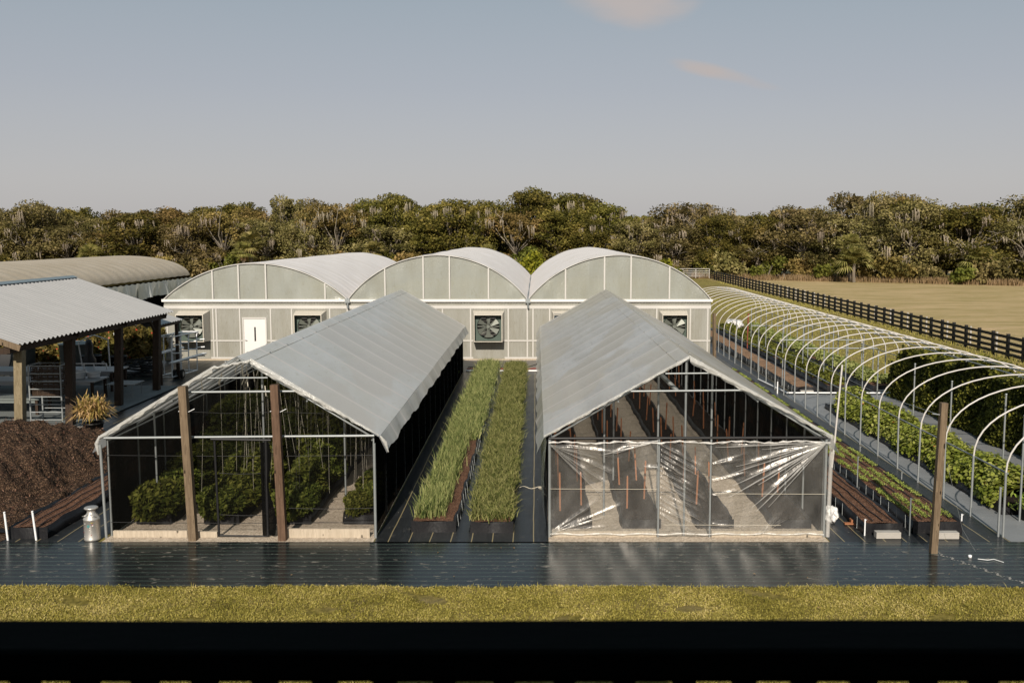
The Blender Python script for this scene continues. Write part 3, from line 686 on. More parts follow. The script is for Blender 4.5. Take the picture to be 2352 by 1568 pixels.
MB().add([(-27.2, 40, 0), (-27.2, 75, 0), (-27.2, 75, 2.9), (-27.2, 40, 2.9)], [(0, 1, 2, 3)]).build('inner_net', 'net_side', sh)

# ================================================================== NET HOUSES
def frame_pipe(p, q, r=.022, n=8): return MB().tube([p, q], r, n)
def nethouse(name, label, x0, x1, ridge, eave, y0, y1, roofmat, capw=.24):
    t = thing(name, label, 'net house', ((x0 + x1) / 2, y0, 0)); xc = (x0 + x1) / 2
    nb_ = int(round((y1 - y0) / 1.53)); sp = (y1 - y0) / nb_
    ov = .10
    for sgn in (-1, 1):
        xe = xc + sgn * ((x1 - x0) / 2 + ov); ze = eave - .02
        def rf(u, v, sgn=sgn, xe=xe, ze=ze):
            y = y0 - .05 + (y1 - y0 + .1) * v
            k_ = abs(math.sin(math.pi * (y - y0) / sp)); sag = .014 * k_
            edge = .02 * math.sin(y * 1.1 + sgn) * u
            x = xc + (xe - xc) * u; z = ridge + (ze - ridge) * u
            if u < .09: z -= .02 * (1 - u / .09)
            return (x + sgn * edge * .15, y, z - sag * math.sin(math.pi * min(1, u * 1.15)) ** .6 - .004 * math.sin(u * 9 + y * .6))
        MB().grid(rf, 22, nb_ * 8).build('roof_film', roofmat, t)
        def vf(u, v, sgn=sgn, xe=xe, ze=ze):
            y = y0 - .06 + (y1 - y0 + .12) * u; dp = .29 + .022 * math.sin(y * 1.3) + .012 * math.sin(y * 5.1) + .008 * math.sin(y * 13)
            return (xe + sgn * (.15 * v + .02 * math.sin(y * 3.3) * v), y, ze - .005 - dp * v)
        MB().grid(vf, nb_ * 12, 3).build('valance', 'trim' if False else roofmat, t)
    # ridge purlin seam with clips
    cl_ = MB()
    for sgn in (-1, 1):
        cl_.tube([(xc + sgn * capw, y0 - .02, ridge - capw * (ridge - eave) / ((x1 - x0) / 2) + .005), (xc + sgn * capw, y1, ridge - capw * (ridge - eave) / ((x1 - x0) / 2) + .005)], .009, 6)
    cl_.build('seam', roofmat, t)
    cp_ = MB()
    for i in range(nb_ + 1):
        y = y0 + sp * i
        for sgn in (-1, 1):
            z = ridge - capw * (ridge - eave) / ((x1 - x0) / 2) + .022; cp_.box((xc + sgn * capw - .015, y - .035, z - .005), (xc + sgn * capw + .015, y + .035, z + .008))
    cp_.build('seam_clips', 'galv_dark', t)
    for i in range(nb_ + 1):
        y = y0 + .03 + sp * i * .9985; m_ = MB(); d = .05
        m_.tube([(x0 + .03, y, 0), (x0 + .03, y, eave - d), (xc, y, ridge - d), (x1 - .03, y, eave - d), (x1 - .03, y, 0)], .024, 6)
        m_.build('rib', 'galv', t)
    for x, z in ((xc, ridge - .10), (x0 + .06, eave - .1), (x1 - .06, eave - .1), ((x0 + xc) / 2, (ridge + eave) / 2 - .12), ((x1 + xc) / 2, (ridge + eave) / 2 - .12)):
        MB().tube([(x, y0 + .03, z), (x, y1, z)], .018, 6).build('purlin', 'galv', t)
    return t, nb_, sp
def gable_poly(x0, x1, xc, ridge, eave, y, z0=0.): return [(x0, y, z0), (x1, y, z0), (x1, y, eave), (xc, y, ridge), (x0, y, eave)]

# ---------- left house
AX0, AX1, AXC, AY0, AY1 = -8.80, -3.30, -6.05, 20.0, 44.6; AR, AE = 3.77, 2.12
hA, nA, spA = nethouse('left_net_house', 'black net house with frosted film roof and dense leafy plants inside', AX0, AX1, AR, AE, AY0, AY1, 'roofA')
MB().add([(AX1 - .01, AY0, .02), (AX1 - .01, AY1, .02), (AX1 - .01, AY1, AE - .02), (AX1 - .01, AY0, AE - .02)], [(0, 1, 2, 3)]).build('side_net', 'net_side', hA)
MB().add([(AX0 + .01, AY0, .02), (AX0 + .01, AY1, .02), (AX0 + .01, AY1, AE - .02), (AX0 + .01, AY0, AE - .02)], [(3, 2, 1, 0)]).build('side_net', 'net_side', hA)
MB().add(gable_poly(AX0, AX1, AXC, AR - .06, AE, AY1 - .05), [(0, 1, 2, 3, 4)]).build('back_net', 'net_back', hA)
# front net below the hanging bar, door opening framed in black
ZB = 3.02; xl = AXC - (AR - ZB) / (AR - AE) * 2.75; xr = AXC + (AR - ZB) / (AR - AE) * 2.75
MB().add([(AX0 + .04, AY0 - .03, .14), (AX1 - .04, AY0 - .03, .14), (AX1 - .04, AY0 - .03, AE - .02), (xr, AY0 - .03, ZB), (xl, AY0 - .03, ZB), (AX0 + .04, AY0 - .03, AE - .02)], [(0, 1, 2, 3, 4, 5)]).build('front_net', 'net_front', hA)
frame_pipe((xl + .05, AY0 - .05, ZB), (xr - .05, AY0 - .05, ZB + .02), .024).build('hanging_bar', 'galv', hA)
frame_pipe((AXC - .75, AY0 - .0, 3.30), (AXC + .6, AY0 - .0, 3.31), .016).build('collar_tie', 'galv', hA)
frame_pipe((AX0, AY0 - .06, 2.08), (AX1, AY0 - .06, 2.13), .026).build('eave_bar', 'galv', hA)
MB().tube([(AX0 - .03, AY0 - .1, 0), (AX0 - .07, AY0 - .1, 1.95)], .03, 8).build('corner_pipe', 'galv', hA)
MB().tube([(AX1 + .0, AY0 - .1, 0), (AX1 - .0, AY0 - .1, 1.98)], .03, 8).build('corner_pipe', 'galv', hA)
for q_ in ((-8.68, -7.16, .02, .16), (-6.95, -6.55, .02, .14), (-5.14, -3.42, .0, .20)): MB().box((q_[0], AY0 - .12, q_[2]), (q_[1], AY0 - .06, q_[3])).build('base_board', 'wood_board', hA)
dn = MB(); dn.tube([(-6.52, AY0 - .08, .04), (-6.55, AY0 - .08, 2.03)], .028, 6).tube([(-5.52, AY0 - .08, .04), (-5.50, AY0 - .08, 2.03)], .035, 6).tube([(-6.62, AY0 - .08, 2.06), (-5.4, AY0 - .08, 2.04)], .03, 6).tube([(-6.5, AY0 - .085, .05), (-5.5, AY0 - .085, .04)], .02, 6)
dn.build('door_frame', 'black', hA)
# black drape beside the door
MB().grid(lambda u, v: (-5.62 + .16 * u + .05 * math.sin(v * 9) * u + .10 * (1 - v) * u, AY0 - .10 - .03 * math.sin(u * 9), .06 + 1.95 * v), 6, 20).build('door_drape', 'net_side', hA)
for z, xa, xb in ((1.72, AX0, AX1), (.62, -5.2, AX1), (.48, -6.5, -5.5), (1.35, -6.5, -5.6), (.32, AX0 + .05, -3.3)):
    MB().tube([(xa + (xb - xa) * i / 12, AY0 - .04, z - .02 * math.sin(math.pi * i / 12)) for i in range(13)], .006, 5).build('net_cord', 'black', hA)
# edge film hanging from the gable, crumpled
def gtrim(t, xa, za, xb, zb, yf, d0, d1, seed, mat='trim', n=120):
    rs = random.Random(seed); ph = [rs.random() * 6 for _ in range(4)]
    def f(u, v):
        dd = d0 + (d1 - d0) * u; dd *= (.85 + .14 * math.sin(u * 5 + ph[0]) + .06 * math.sin(u * 23 + ph[1]))
        x = xa + (xb - xa) * u; z = za + (zb - za) * u
        return (x + .02 * math.sin(u * 60 + ph[2]) * v, yf - .07 - .014 * math.sin(u * 30 + v * 9 + ph[3]) * (v + .3) - .008 * math.sin(u * 83 - v * 14) - .04 * math.sin(v * 3.1), z + .035 - dd * v)
    return MB().grid(f, n, 6).build('edge_film', mat, t)
gtrim(hA, AX0 - .08, AE - .02, AXC - .5, AR - .26, AY0, .10, .16, 1)
gtrim(hA, AXC + .28, AR - .08, AX1 + .1, AE, AY0, .19, .06, 2)
MB().tube([(AXC - .5 + i * .06, AY0 - .1 + .02 * math.sin(i), AR - .26 + .012 * i * (1 if i < 9 else 1) + .015 * math.sin(i * 2)) for i in range(14)], [.03 + .012 * math.sin(i * 1.7) for i in range(14)], 6).build('ridge_roll', 'trim', hA)
MB().tube([(AX1 + .12, AY0 - .05, AE + .0), (AX1 + .22, AY0 - .07, AE - .12), (AX1 + .28, AY0 - .05, AE - .33)], [.02, .045, .012], 6).build('film_corner', 'trim', hA)
MB().tube([(AX0 - .08, AY0 - .06, AE), (AX0 - .14, AY0 - .10, AE - .15), (AX0 - .12, AY0 - .09, AE - .38)], [.03, .045, .015], 6).build('film_corner', 'trim', hA)
# hooks and strings
rs = random.Random(5)
for i in range(42):
    x = rs.uniform(xl + .15, xr - .1); y = AY0 + rs.uniform(.1, 5.5); zt = ZB + rs.uniform(-.05, .3)
    if zt > AR - abs(x - AXC) * .6 - .1: zt = AR - abs(x - AXC) * .6 - .15
    dx = rs.uniform(-.22, .28)
    MB().tube([(x + dx, y, rs.uniform(.6, 1.3)), (x, y, zt - .12)], .0022, 4).tube([(x - .03, y - .01, zt - .14), (x + .05 * rs.choice((-1, 1)), y, zt + .08)], .011, 5).build('plant_string', 'twine', hA)
for i in range(18):
    x = rs.uniform(-5.1, -3.5); y = AY0 + rs.uniform(.3, 4); zt = AR - abs(x - AXC) * .6 - .08
    MB().tube([(x + rs.uniform(-.1, .1), y, .8), (x, y, zt)], .0022, 4).build('plant_string', 'twine', hA)
for x in (-8.25, -7.62, -5.9, -4.15):
    frame_pipe((x, AY0 + 1.2, 0), (x, AY0 + 1.2, AR - abs(x - AXC) * .6 - .05), .022).build('inner_post', 'galv', hA)
struct(MB().add([(AX0, 19.60, .016), (AX1, 19.60, .016), (AX1, AY1, .016), (AX0, AY1, .016)], [(0, 1, 2, 3)]).build('gravel_floor', 'gravel'))

# ---------- right house
BX0, BX1, BXC, BY0, BY1 = .25, 5.93, 3.09, 20.0, 44.6; BR, BE = 3.77, 2.10
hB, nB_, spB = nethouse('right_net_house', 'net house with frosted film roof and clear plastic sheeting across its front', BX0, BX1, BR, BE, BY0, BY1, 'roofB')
MB().add([(BX1 - .01, BY0, .02), (BX1 - .01, BY1, .02), (BX1 - .01, BY1, BE - .02), (BX1 - .01, BY0, BE - .02)], [(0, 1, 2, 3)]).build('side_net', 'net_side', hB)
MB().add([(BX0 + .01, BY0, .02), (BX0 + .01, BY1, .02), (BX0 + .01, BY1, BE - .02), (BX0 + .01, BY0, BE - .02)], [(3, 2, 1, 0)]).build('side_net', 'net_side', hB)
MB().add(gable_poly(BX0, BX1, BXC, BR - .06, BE, BY1 - .05), [(0, 1, 2, 3, 4)]).build('back_net', 'net_back', hB)
MB().add(gable_poly(BX0 + .03, BX1 - .03, BXC, BR - .06, BE - .02, BY0 - .03, 2.03), [(0, 1, 2, 3, 4)]).build('front_net', 'net_front_b', hB)
gtrim(hB, BX0 - .1, BE + .0, BXC, BR - .03, BY0, .06, .10, 3); gtrim(hB, BXC, BR - .03, BX1 + .1, BE, BY0, .14, .10, 4)
frame_pipe((BX0, BY0 - .06, 2.07), (BX1, BY0 - .06, 2.09), .03).build('eave_bar', 'black', hB)
frame_pipe((BXC - 1.18, BY0 - .05, 3.04), (BXC + 1.12, BY0 - .05, 3.06), .022).build('collar_tie', 'galv', hB)
frame_pipe((BXC - .48, BY0 - .05, 3.40), (BXC + .5, BY0 - .05, 3.41), .018).build('collar_tie', 'galv', hB)
for x, y in ((BXC - .05, 0), (BXC + .75, 1.5), (BXC - .42, 1.5), (BXC - 1.6, 1.5), (BXC - 1.2, 4)):
    frame_pipe((x, BY0 + .01 + y, 0.02), (x, BY0 + .01 + y, BR - abs(x - BXC) * .6 - .05), .024).build('inner_post', 'galv', hB)
MB().tube([(BXC - .55, BY0 + .6, 3.35), (BXC - .15, BY0 + .6, 2.95)], .05, 8).build('loose_pipe', 'galv', hB)
for x in (2.50, 3.56): frame_pipe((x, BY0 - .07, 0), (x, BY0 - .07, 2.06), .022).build('door_post', 'galv', hB)
for x in (BX0 + .02, BX1 - .02): frame_pipe((x, BY0 - .06, 0), (x, BY0 - .06, 2.05), .03).build('corner_pipe', 'galv', hB)
for q_ in ((.33, 2.46), (3.6, 5.88)): MB().box((q_[0], BY0 - .10, .02), (q_[1], BY0 - .05, .15)).build('base_board', 'wood_board', hB)
# clear sheets with pulled folds
def csheet(x0, x1, z1a, z1b, anchors, seed):
    rs = random.Random(seed); folds = []
    for (ax, az_, a0, a1, n, L) in anchors:
        for i in range(n):
            a = R(a0 + (a1 - a0) * (i + rs.random() * .8) / n); folds.append((ax, az_, math.cos(a), math.sin(a), rs.uniform(.012, .03), rs.uniform(.012, .03), L * rs.uniform(.4, 1.)))
    def f(u, v):
        x = x0 + (x1 - x0) * u; zt = z1a + (z1b - z1a) * u - .05 * math.sin(math.pi * u); z = .06 + (zt - .06) * v; y = BY0 - .12
        d = 0
        for ax, az_, cx, cz, wd, amp, L in folds:
            rx, rz_ = x - ax, z - az_; al = rx * cx + rz_ * cz
            if al < 0 or al > L: continue
            dist = abs(-rx * cz + rz_ * cx); wl = wd * (.6 + al * .9); d += 1.2 * amp * math.exp(-(dist / wl) ** 2) * min(1, (L - al) / (L * .4))
        d += .012 * math.sin(x * 5 + z * 3) + .008 * math.sin(x * 11 - z * 7)
        return (x, y - d, z)
    MB().grid(f, 110, 80).build('clear_sheet', 'clear', hB)
    pl = MB()
    for ax, az_, cx, cz, wd, amp, L in folds[::1]:
        n = 10; a_, b_ = [], []
        for i in range(n + 1):
            s_ = L * i / n; hw = wd * .42 * (.35 + .65 * math.sin(math.pi * min(1, .15 + i / n * .85))) * (1 + .3 * math.sin(i * 1.9 + ax)); x = ax + cx * s_; z = az_ + cz * s_ + .004 * math.sin(i * 2.)
            x = min(max(x, x0), x1); z = max(z, .06)
            a_.append((x + cz * hw, BY0 - .150, z - cx * hw)); b_.append((x - cz * hw, BY0 - .168, z + cx * hw))
        for i in range(n): pl.add([a_[i], a_[i + 1], b_[i + 1], b_[i]], [(0, 1, 2, 3)], True)
    pl.build('sheet_pleats', 'clear_fold', hB)
csheet(.26, 2.48, 1.97, 2.06, [(.28, 1.96, -6, -50, 11, 2.1), (.30, .12, 4, 40, 8, 1.9), (2.46, 2.04, 186, 200, 3, 1.2), (2.46, 1.5, 176, 184, 2, .5)], 11)
for zc_, xa_, xb_ in ((1.05, .28, 2.46), (.95, 3.6, 5.88), (.30, 2.6, 5.0)): MB().tube([(xa_, BY0 - .16, zc_), (xb_, BY0 - .16, zc_ - .01)], .005, 5).build('cord', 'twine', hB)
csheet(2.52, 3.54, 2.03, 2.01, [(2.53, 1.95 - .11 * i_, -24 - 2 * (i_ % 4), -33 - 2 * (i_ % 3), 2, 1.15) for i_ in range(14)], 12)
csheet(3.58, 5.92, 2.01, 2.04, [(5.90, 2.02, 182, 232, 12, 2.5), (3.6, 1.55, 8, 22, 3, 1.0), (3.6, 1.2, 10, 20, 2, .8), (3.6, .9, 6, 14, 2, .6), (4.6, .1, 30, 60, 5, .7), (3.6, .3, -10, -2, 2, 1.2)], 13)
MB().tube([(.25 + 5.7 * i / 60, BY0 - .15 - .012 * math.sin(i * 1.1), 2.0 + .018 * math.sin(i * .5) + .01 * math.sin(i * 2.3) + .02 * i / 60) for i in range(61)], [.022 + .010 * math.sin(i * 1.9) for i in range(61)], 6).build('rolled_edge', 'clear_fold', hB)
MB().tube([(.28 + 5.6 * i / 60, BY0 - .14 - .01 * math.sin(i * 1.3), .10 + .012 * math.sin(i * .7)) for i in range(61)], [.018 + .009 * math.sin(i * 2.1) for i in range(61)], 6).build('rolled_edge', 'clear_fold', hB)
MB().grid(lambda u, v: (BX1 + .02 + .12 * u + .02 * math.sin(v * 9), BY0 - .14 + .12 * u * (1 - v), 1.72 + .42 * v + .04 * math.sin(u * 5)), 6, 10).build('sheet_tail', 'clear_fold', hB)
MB().tube([(BX1 + .06, BY0 - .06, .02), (BX1 + .08, BY0 - .07, 1.8)], .045, 8).build('rolled_side', 'clear_fold', hB)
MB().grid(lambda u, v: (BX0 - .04 - .05 * math.sin(u * 50) * (.4 + .6 * math.sin(v * 3.1)) - .06 * math.sin(3.1 * v), BY0 - .05 + 24.6 * u, .05 + 1.95 * v), 240, 8).build('side_sheet', 'clear_side', hB)
struct(MB().add([(BX0, 19.60, .016), (BX1, 19.60, .016), (BX1, BY1, .016), (BX0, BY1, .016)], [(0, 1, 2, 3)]).build('gravel_floor', 'gravel'))
# sill of gravel spilling at the doorway
# ================================================================== BEDS
def rbed(name, label, x0, x1, y0, y1, h, soilmat, hoses=0, brackets=0, side=-1, z0=.0, group=None, fold=.04):
    t = thing(name, label, 'garden bed', ((x0 + x1) / 2, y0, 0), group); rs = random.Random(int(x0 * 97 + y0))
    n = int((y1 - y0) / .25)
    def wob(y, s_): return .018 * math.sin(y * 2.3 + s_) + .012 * math.sin(y * 6.7 + s_ * 2)
    def lf(u, v):
        y = y0 + (y1 - y0) * u
        pr = [(x0 - .03, z0), (x0, h + .03), (x0 + .035, h - .03)]; x, z = pr[int(round(v * 2))]
        return (x + wob(y, 1), y, z + (wob(y, 3) if v > 0 else 0))
    def rf(u, v):
        y = y0 + (y1 - y0) * u
        pr = [(x1 - .035, h - .03), (x1, h + .03), (x1 + .03, z0)]; x, z = pr[int(round(v * 2))]
        return (x + wob(y, 2), y, z + (wob(y, 4) if v < 1 else 0))
    def ff(u, v):
        x = x0 - .02 + (x1 - x0 + .04) * u; return (x, y0 - .03 * (1 - v) - fold * math.sin(u * 8) * v * .5, z0 + (h + .02 - z0) * v + .03 * math.sin(u * 3.1) * -v)
    l_ = MB(); l_.grid(lf, n, 2).grid(rf, n, 2).grid(ff, 16, 3)
    l_.add([(x0, y1, z0), (x1, y1, z0), (x1, y1, h), (x0, y1, h)], [(0, 1, 2, 3)])
    l_.build('liner', 'fabric_black', t)
    MB().grid(lambda u, v: (x0 + .01 + (x1 - x0 - .02) * u, y0 + .01 + (y1 - y0 - .02) * v, h - .02 + .03 * math.sin(math.pi * u) + .010 * math.sin(u * 11 + v * 31) * math.sin(v * (y1 - y0) * 5)), 14, n * 2).build('soil', soilmat, t)
    for i in range(hoses):
        x = x0 + (x1 - x0) * (i + .8) / (hoses + .6)
        MB().tube([(x + .02 * math.sin(y0 + k * .9 + i) + .012 * math.sin(k * 2.3), y0 + .06 + (y1 - y0 - .1) * k / 60, h + .035) for k in range(61)], .011, 6).build('drip_hose', 'black', t)
    for i in range(brackets):
        y = y0 + .35 + (y1 - y0 - .5) * i / brackets; xs = x0 - .035 if side < 0 else x1 + .035
        MB().tube([(xs + side * .012, y, .02), (xs + side * -.02, y + .10, h + .02)], .005, 5).build('wire_bracket', 'galv_dark', t)
    return t
# inside left house
abeds = [(-8.55, -7.85), (-7.1, -6.4), (-5.62, -4.85), (-4.12, -3.46)]
pos4 = ['leftmost', 'second from left', 'third from left', 'rightmost']
for i, (a, b) in enumerate(abeds):
    rbed('planted_bed', 'black lined bed, %s of four inside the leafy net house' % pos4[i], a, b, 20.85, 44.0, .22, 'bedsoil', 0, 0, group='beds inside the left net house')
bbeds = [(.36, 1.16), (1.84, 2.62), (3.42, 4.16), (5.04, 5.80)]
for i, (a, b) in enumerate(bbeds):
    rbed('empty_bed', 'dark empty bed with stakes, %s of four in the clear-fronted house' % pos4[i], a, b, 20.55, 44.0, .20, 'bedsoil', 0, 0, group='beds inside the right net house')
b1 = rbed('onion_bed', 'mulched bed of upright chives beside the left net house wall', -2.60, -1.70, 20.30, 45.6, .24, 'mulch', 1, 44, 1)
b2 = rbed('onion_bed', 'bed of floppy flattened onions nearer the right net house', -1.36, -.50, 20.25, 45.4, .24, 'mulch', 1, 0, 1)
b3 = rbed('mulch_bed', 'bare brown mulched bed with hoses beside the right net house', 6.82, 7.58, 20.15, 44, .24, 'mulch', 3, 46, -1)
b4 = rbed('seedling_bed', 'bed with rows of small green seedlings beside the timber pole', 7.86, 8.84, 20.2, 44, .26, 'mulch', 4, 46, -1)
b5 = rbed('mulch_bed', 'brown mulched bed with drip hoses beside the compost heap', -10.78, -10.02, 19.86, 34, .24, 'mulch', 3, 0, 1)
b6 = rbed('mulch_bed', 'long tan mulched bed under the far hoops', 10.15, 10.95, 38.6, 62, .26, 'mulch_tan', 0, 40, -1)
b7 = rbed('greens_bed', 'bed of dark leafy greens in the middle under the far hoops', 11.5, 12.4, 38.9, 63, .26, 'mulch', 0, 0, -1)
b8 = rbed('greens_bed', 'bed of pale green leafy rows along the fence side of the hoops', 13.3, 14.2, 38.9, 64, .26, 'mulch', 0, 0, -1)
b9 = rbed('nasturtium_bed', 'low black bed under the nasturtium hedge in the near hoops', 10.35, 11.45, 21.6, 35.2, .16, 'bedsoil', 0, 0, -1)
for bb, x0_, x1_, yy in (('nearest the plastic-fronted house', 6.95, 7.45, 19.80), ('beside the timber pole', 8.10, 8.63, 19.78), ('at the end of the tan mulch bed', 10.3, 10.8, 38.35), ('at the end of the pale green bed', 13.4, 14.0, 38.45)):
    t = thing('concrete_block', 'grey concrete block %s' % bb, 'block', ((x0_ + x1_) / 2, yy, 0), 'concrete blocks at bed ends')
    m_ = MB(); m_.box((x0_, yy, .02), (x1_, yy + .16, .15)).box((x0_ + .01, yy - .004, .125), (x1_ - .01, yy, .145)); m_.build('block', 'conc', t)
# white stakes
def wstake(x, y, h, lab, mat='pvc', lean=(0, 0), r=.016):
    t = thing('bed_stake', lab, 'stake', (x, y, 0), 'stakes at the beds'); m_ = MB(); m_.tube([(x, y, 0), (x + lean[0], y + lean[1], h)], r, 6).tube([(x + lean[0] * .9, y - .02, h - .03), (x + lean[0] + .03, y - .03, h)], .005, 4); m_.build('rod', mat, t)
wstake(-10.77, 19.74, .60, 'white stake at the left corner of the hosed bed by the compost', lean=(-.04, 0), r=.022)
wstake(-10.19, 19.74, .62, 'white stake right of its twin before the compost bed', lean=(-.05, 0), r=.022)
wstake(7.80, 23.7, .85, 'thin stake on the bed edge midway along the seedling bed', 'galv')
wstake(8.95, 23.9, .42, 'short pale stake on the walkway side of the seedling bed', 'galv')
wstake(7.72, 20.06, .80, 'grey stake between the brown mulch bed and the seedling bed', 'galv_dark')
wstake(8.98, 20.5, .34, 'short white stake at the front right corner of the seedling bed')
wstake(6.79, 20.05, .36, 'short white stake at the front corner of the brown mulch bed')
wstake(9.52, 19.98, 1.05, 'thick grey stake beside the nearest hoop leg', 'galv', r=.026)
wstake(9.0, 27.2, .35, 'short stake on the dark walkway far along the seedling bed', 'galv')
# orange stakes in the right house
st0 = None; n_ = 0
for bi, (a, b) in enumerate(bbeds):
    for sd_, xs in (('left', a + .16), ('right', b - .16)):
        for k in range(9):
            y = 21.3 + k * 2.05 + (.5 if sd_ == 'right' else 0) + rnd.uniform(-.25, .25) + .3 * bi
            if y > 43: continue
            lab = 'orange wooden stake, %s from the front in the %s row of the %s bed' % (ordn(k), sd_, ['leftmost', 'second', 'third', 'rightmost'][bi])
            if st0 is None:
                st0 = thing('wooden_stake', lab, 'stake', (0, 0, 0), 'orange stakes in the empty beds')
                MB().box((-.017, -.012, -.05), (.017, .012, .82)).add([(-.017, -.012, .82), (.017, -.012, .82), (.017, .012, .82), (-.017, .012, .82), (0, 0, .86)], [(0, 1, 4), (1, 2, 4), (2, 3, 4), (3, 0, 4)]).build('shaft', 'orangewood', st0)
                s_ = st0; s_.location = (xs, y, .18)
            else: s_ = dup(st0, (xs, y, .18), rnd.uniform(-.3, .3), 1, lab)
            s_.rotation_euler = (R(rnd.uniform(-4, 4)), R(rnd.uniform(-4, 4)), rnd.uniform(-.4, .4)); s_.scale = (1, 1, rnd.uniform(.85, 1.1))

# ---------- crops
def crop(name, label, Q, mat, n=4): return tag(npmesh(name, Q, n, mat), label, 'crop', kind='stuff')
def rowP(x0, x1, y0, y1, k, z): return np.stack([x0 + (x1 - x0) * nrg.rand(k), y0 + (y1 - y0) * nrg.rand(k), np.full(k, z)], 1)
def clumped(x0, x1, y0, y1, nc, per, z, sp):
    C = rowP(x0, x1, y0, y1, nc, z); C = C[(np.sin(C[:, 1] * 1.7 + C[:, 0] * 5) + .8 * np.sin(C[:, 1] * 4.3 - C[:, 0] * 3)) > -1.05 - .5 * nrg.rand(len(C))]; P = np.repeat(C, per, 0); P[:, :2] += nrg.normal(size=(len(P), 2)) * sp; return P
Pa = clumped(-2.52, -2.0, 20.5, 30, 900, 9, .24, .06); Pb = clumped(-2.56, -1.78, 28.5, 45.5, 2200, 10, .24, .09)
a1, a2 = blades(Pa, .40, .013, .6); a3, a4 = blades(Pb, .34, .015, 1.0)
crop('chives', 'upright green chives filling the bed nearer the left net house', np.concatenate([a1, a2, a3, a4]), 'onion')
Pa = clumped(-1.32, -.56, 20.35, 45.3, 3600, 10, .24, .08); a1, a2 = blades(Pa, .28, .015, 1.5)
sel = clumped(-1.34, -.50, 20.35, 45.3, 700, 8, .28, .08); a3, a4 = blades(sel, .18, .013, 2.2)
crop('onions', 'bushy bent green onions filling the bed nearer the right net house', np.concatenate([a1, a2, a3, a4]), 'onion2')
# seedlings in four rows
Q = []
for i in range(4):
    x = 7.98 + .245 * i; n_ = 1700
    C = np.stack([x + nrg.normal(size=n_) * .03, 20.45 + 23.3 * nrg.rand(n_), np.full(n_, .30)], 1)
    C = C[np.sin(C[:, 1] * 2.1 + i) > -.7]; P = np.repeat(C, 6, 0) + nrg.normal(size=(len(C) * 6, 3)) * np.array([.025, .025, .010]); Q.append(leaves(P, .026, 1.3, None, up=1.5))
crop('seedlings', 'rows of small bright green seedlings in the mulched bed by the pole', np.concatenate(Q), 'seedling')
def rowleaf(x0, x1, y0, y1, z0, h, k, size, clump=.25):
    n_ = int((y1 - y0) / clump) * 3; C = np.stack([x0 + (x1 - x0) * nrg.rand(n_), y0 + (y1 - y0) * nrg.rand(n_), np.full(n_, z0)], 1)
    per = k // n_; P = np.repeat(C, per, 0); D = nrg.normal(size=(len(P), 3)); D /= np.linalg.norm(D, axis=1)[:, None]; D[:, 2] = np.abs(D[:, 2])
    P = P + D * np.array([.20, .20, h]) * (.5 + .5 * nrg.rand(len(P)))[:, None]; return leaves(P, size, 1.5, D * .8, up=.4)
crop('dark_greens', 'dark leafy greens growing in the middle bed under the far hoops', rowleaf(11.6, 12.3, 39.1, 62.5, .28, .42, 22000, .10), 'darkgreens')
crop('pale_greens', 'pale green leafy crop in the bed nearest the fence side', rowleaf(13.4, 14.1, 39.1, 63.5, .28, .36, 22000, .10), 'lettuce')
# nasturtium hedge: round leaves
def roundleaves(P, size, D, up=.6, n=7):
    k = len(P); nr = nrg.normal(size=(k, 3)) * .45 + D; nr[:, 2] += up; nr /= np.linalg.norm(nr, axis=1)[:, None]
    t = nrg.normal(size=(k, 3)); t -= (t * nr).sum(1)[:, None] * nr; t /= np.linalg.norm(t, axis=1)[:, None]; b = np.cross(nr, t); s = size * (.55 + .7 * nrg.rand(k))[:, None]
    return np.stack([P + (t * math.cos(2 * math.pi * i / n) + b * math.sin(2 * math.pi * i / n)) * s * .5 for i in range(n)], 1)
k = 21000; yy = 21.9 + 12.6 * nrg.rand(k); u = nrg.rand(k) * np.pi
hgt = .70 + .10 * np.sin(yy * 1.7) + .07 * np.sin(yy * 4.3); wdt = .72 + .08 * np.sin(yy * 2.3 + 1)
rr = (.72 + .28 * nrg.rand(k)); D = np.stack([-np.cos(u), nrg.normal(size=k) * .2, np.sin(u)], 1)
P = np.stack([10.98 - np.cos(u) * wdt * rr, yy, .12 + np.sin(u) * hgt * rr + nrg.normal(size=k) * .03], 1)
hd = thing('nasturtium_hedge', 'dense hedge of round bright green leaves with orange flowers under near hoops', 'hedge', (10.98, 28, 0))
npmesh('leaves', roundleaves(P, .092, D * .9), 7, 'nast', hd)
fi = nrg.choice(k, 60, False); F = P[fi] + D[fi] * .06
npmesh('flowers', roundleaves(F, .055, D[fi] * 1.2, n=6), 6, 'flower_orange', hd)
MB().grid(lambda u_, v_: (10.98 - .42 * math.cos(math.pi * u_), 22.0 + 12.4 * v_, .1 + .42 * math.sin(math.pi * u_)), 8, 30).build('inner_stems', 'vine', hd)
# climbing vine on its trellis
vn = thing('climbing_vine', 'tall dark wall of climbing vine on a trellis behind the nasturtiums', 'vine', (13.7, 28, 0))
k = 42000; yy = 18.5 + 19.0 * nrg.rand(k); f = nrg.rand(k); top = 2.15 + .16 * np.sin(yy * 1.3) + .10 * np.sin(yy * 3.9) - .28 * (yy > 34) - .45 * (yy > 36.6)
side = np.where(nrg.rand(k) < .75, -1., 1.); zz = .05 + top * f ** .85; bul = .32 + .10 * np.sin(yy * 2.2 + zz * 2)
P = np.stack([13.75 + side * bul * (.5 + .5 * nrg.rand(k)), yy, zz], 1); tp = nrg.rand(k) < .16; P[tp, 0] = 13.75 + .45 * (nrg.rand(tp.sum()) - .5) * 2; P[tp, 2] = top[tp] + nrg.normal(size=tp.sum()) * .07
D = np.stack([side * .8, np.full(k, -.25), np.where(tp, 1.2, .25)], 1)
npmesh('leaves', roundleaves(P, .105, D, .25, 5), 5, 'vine', vn)
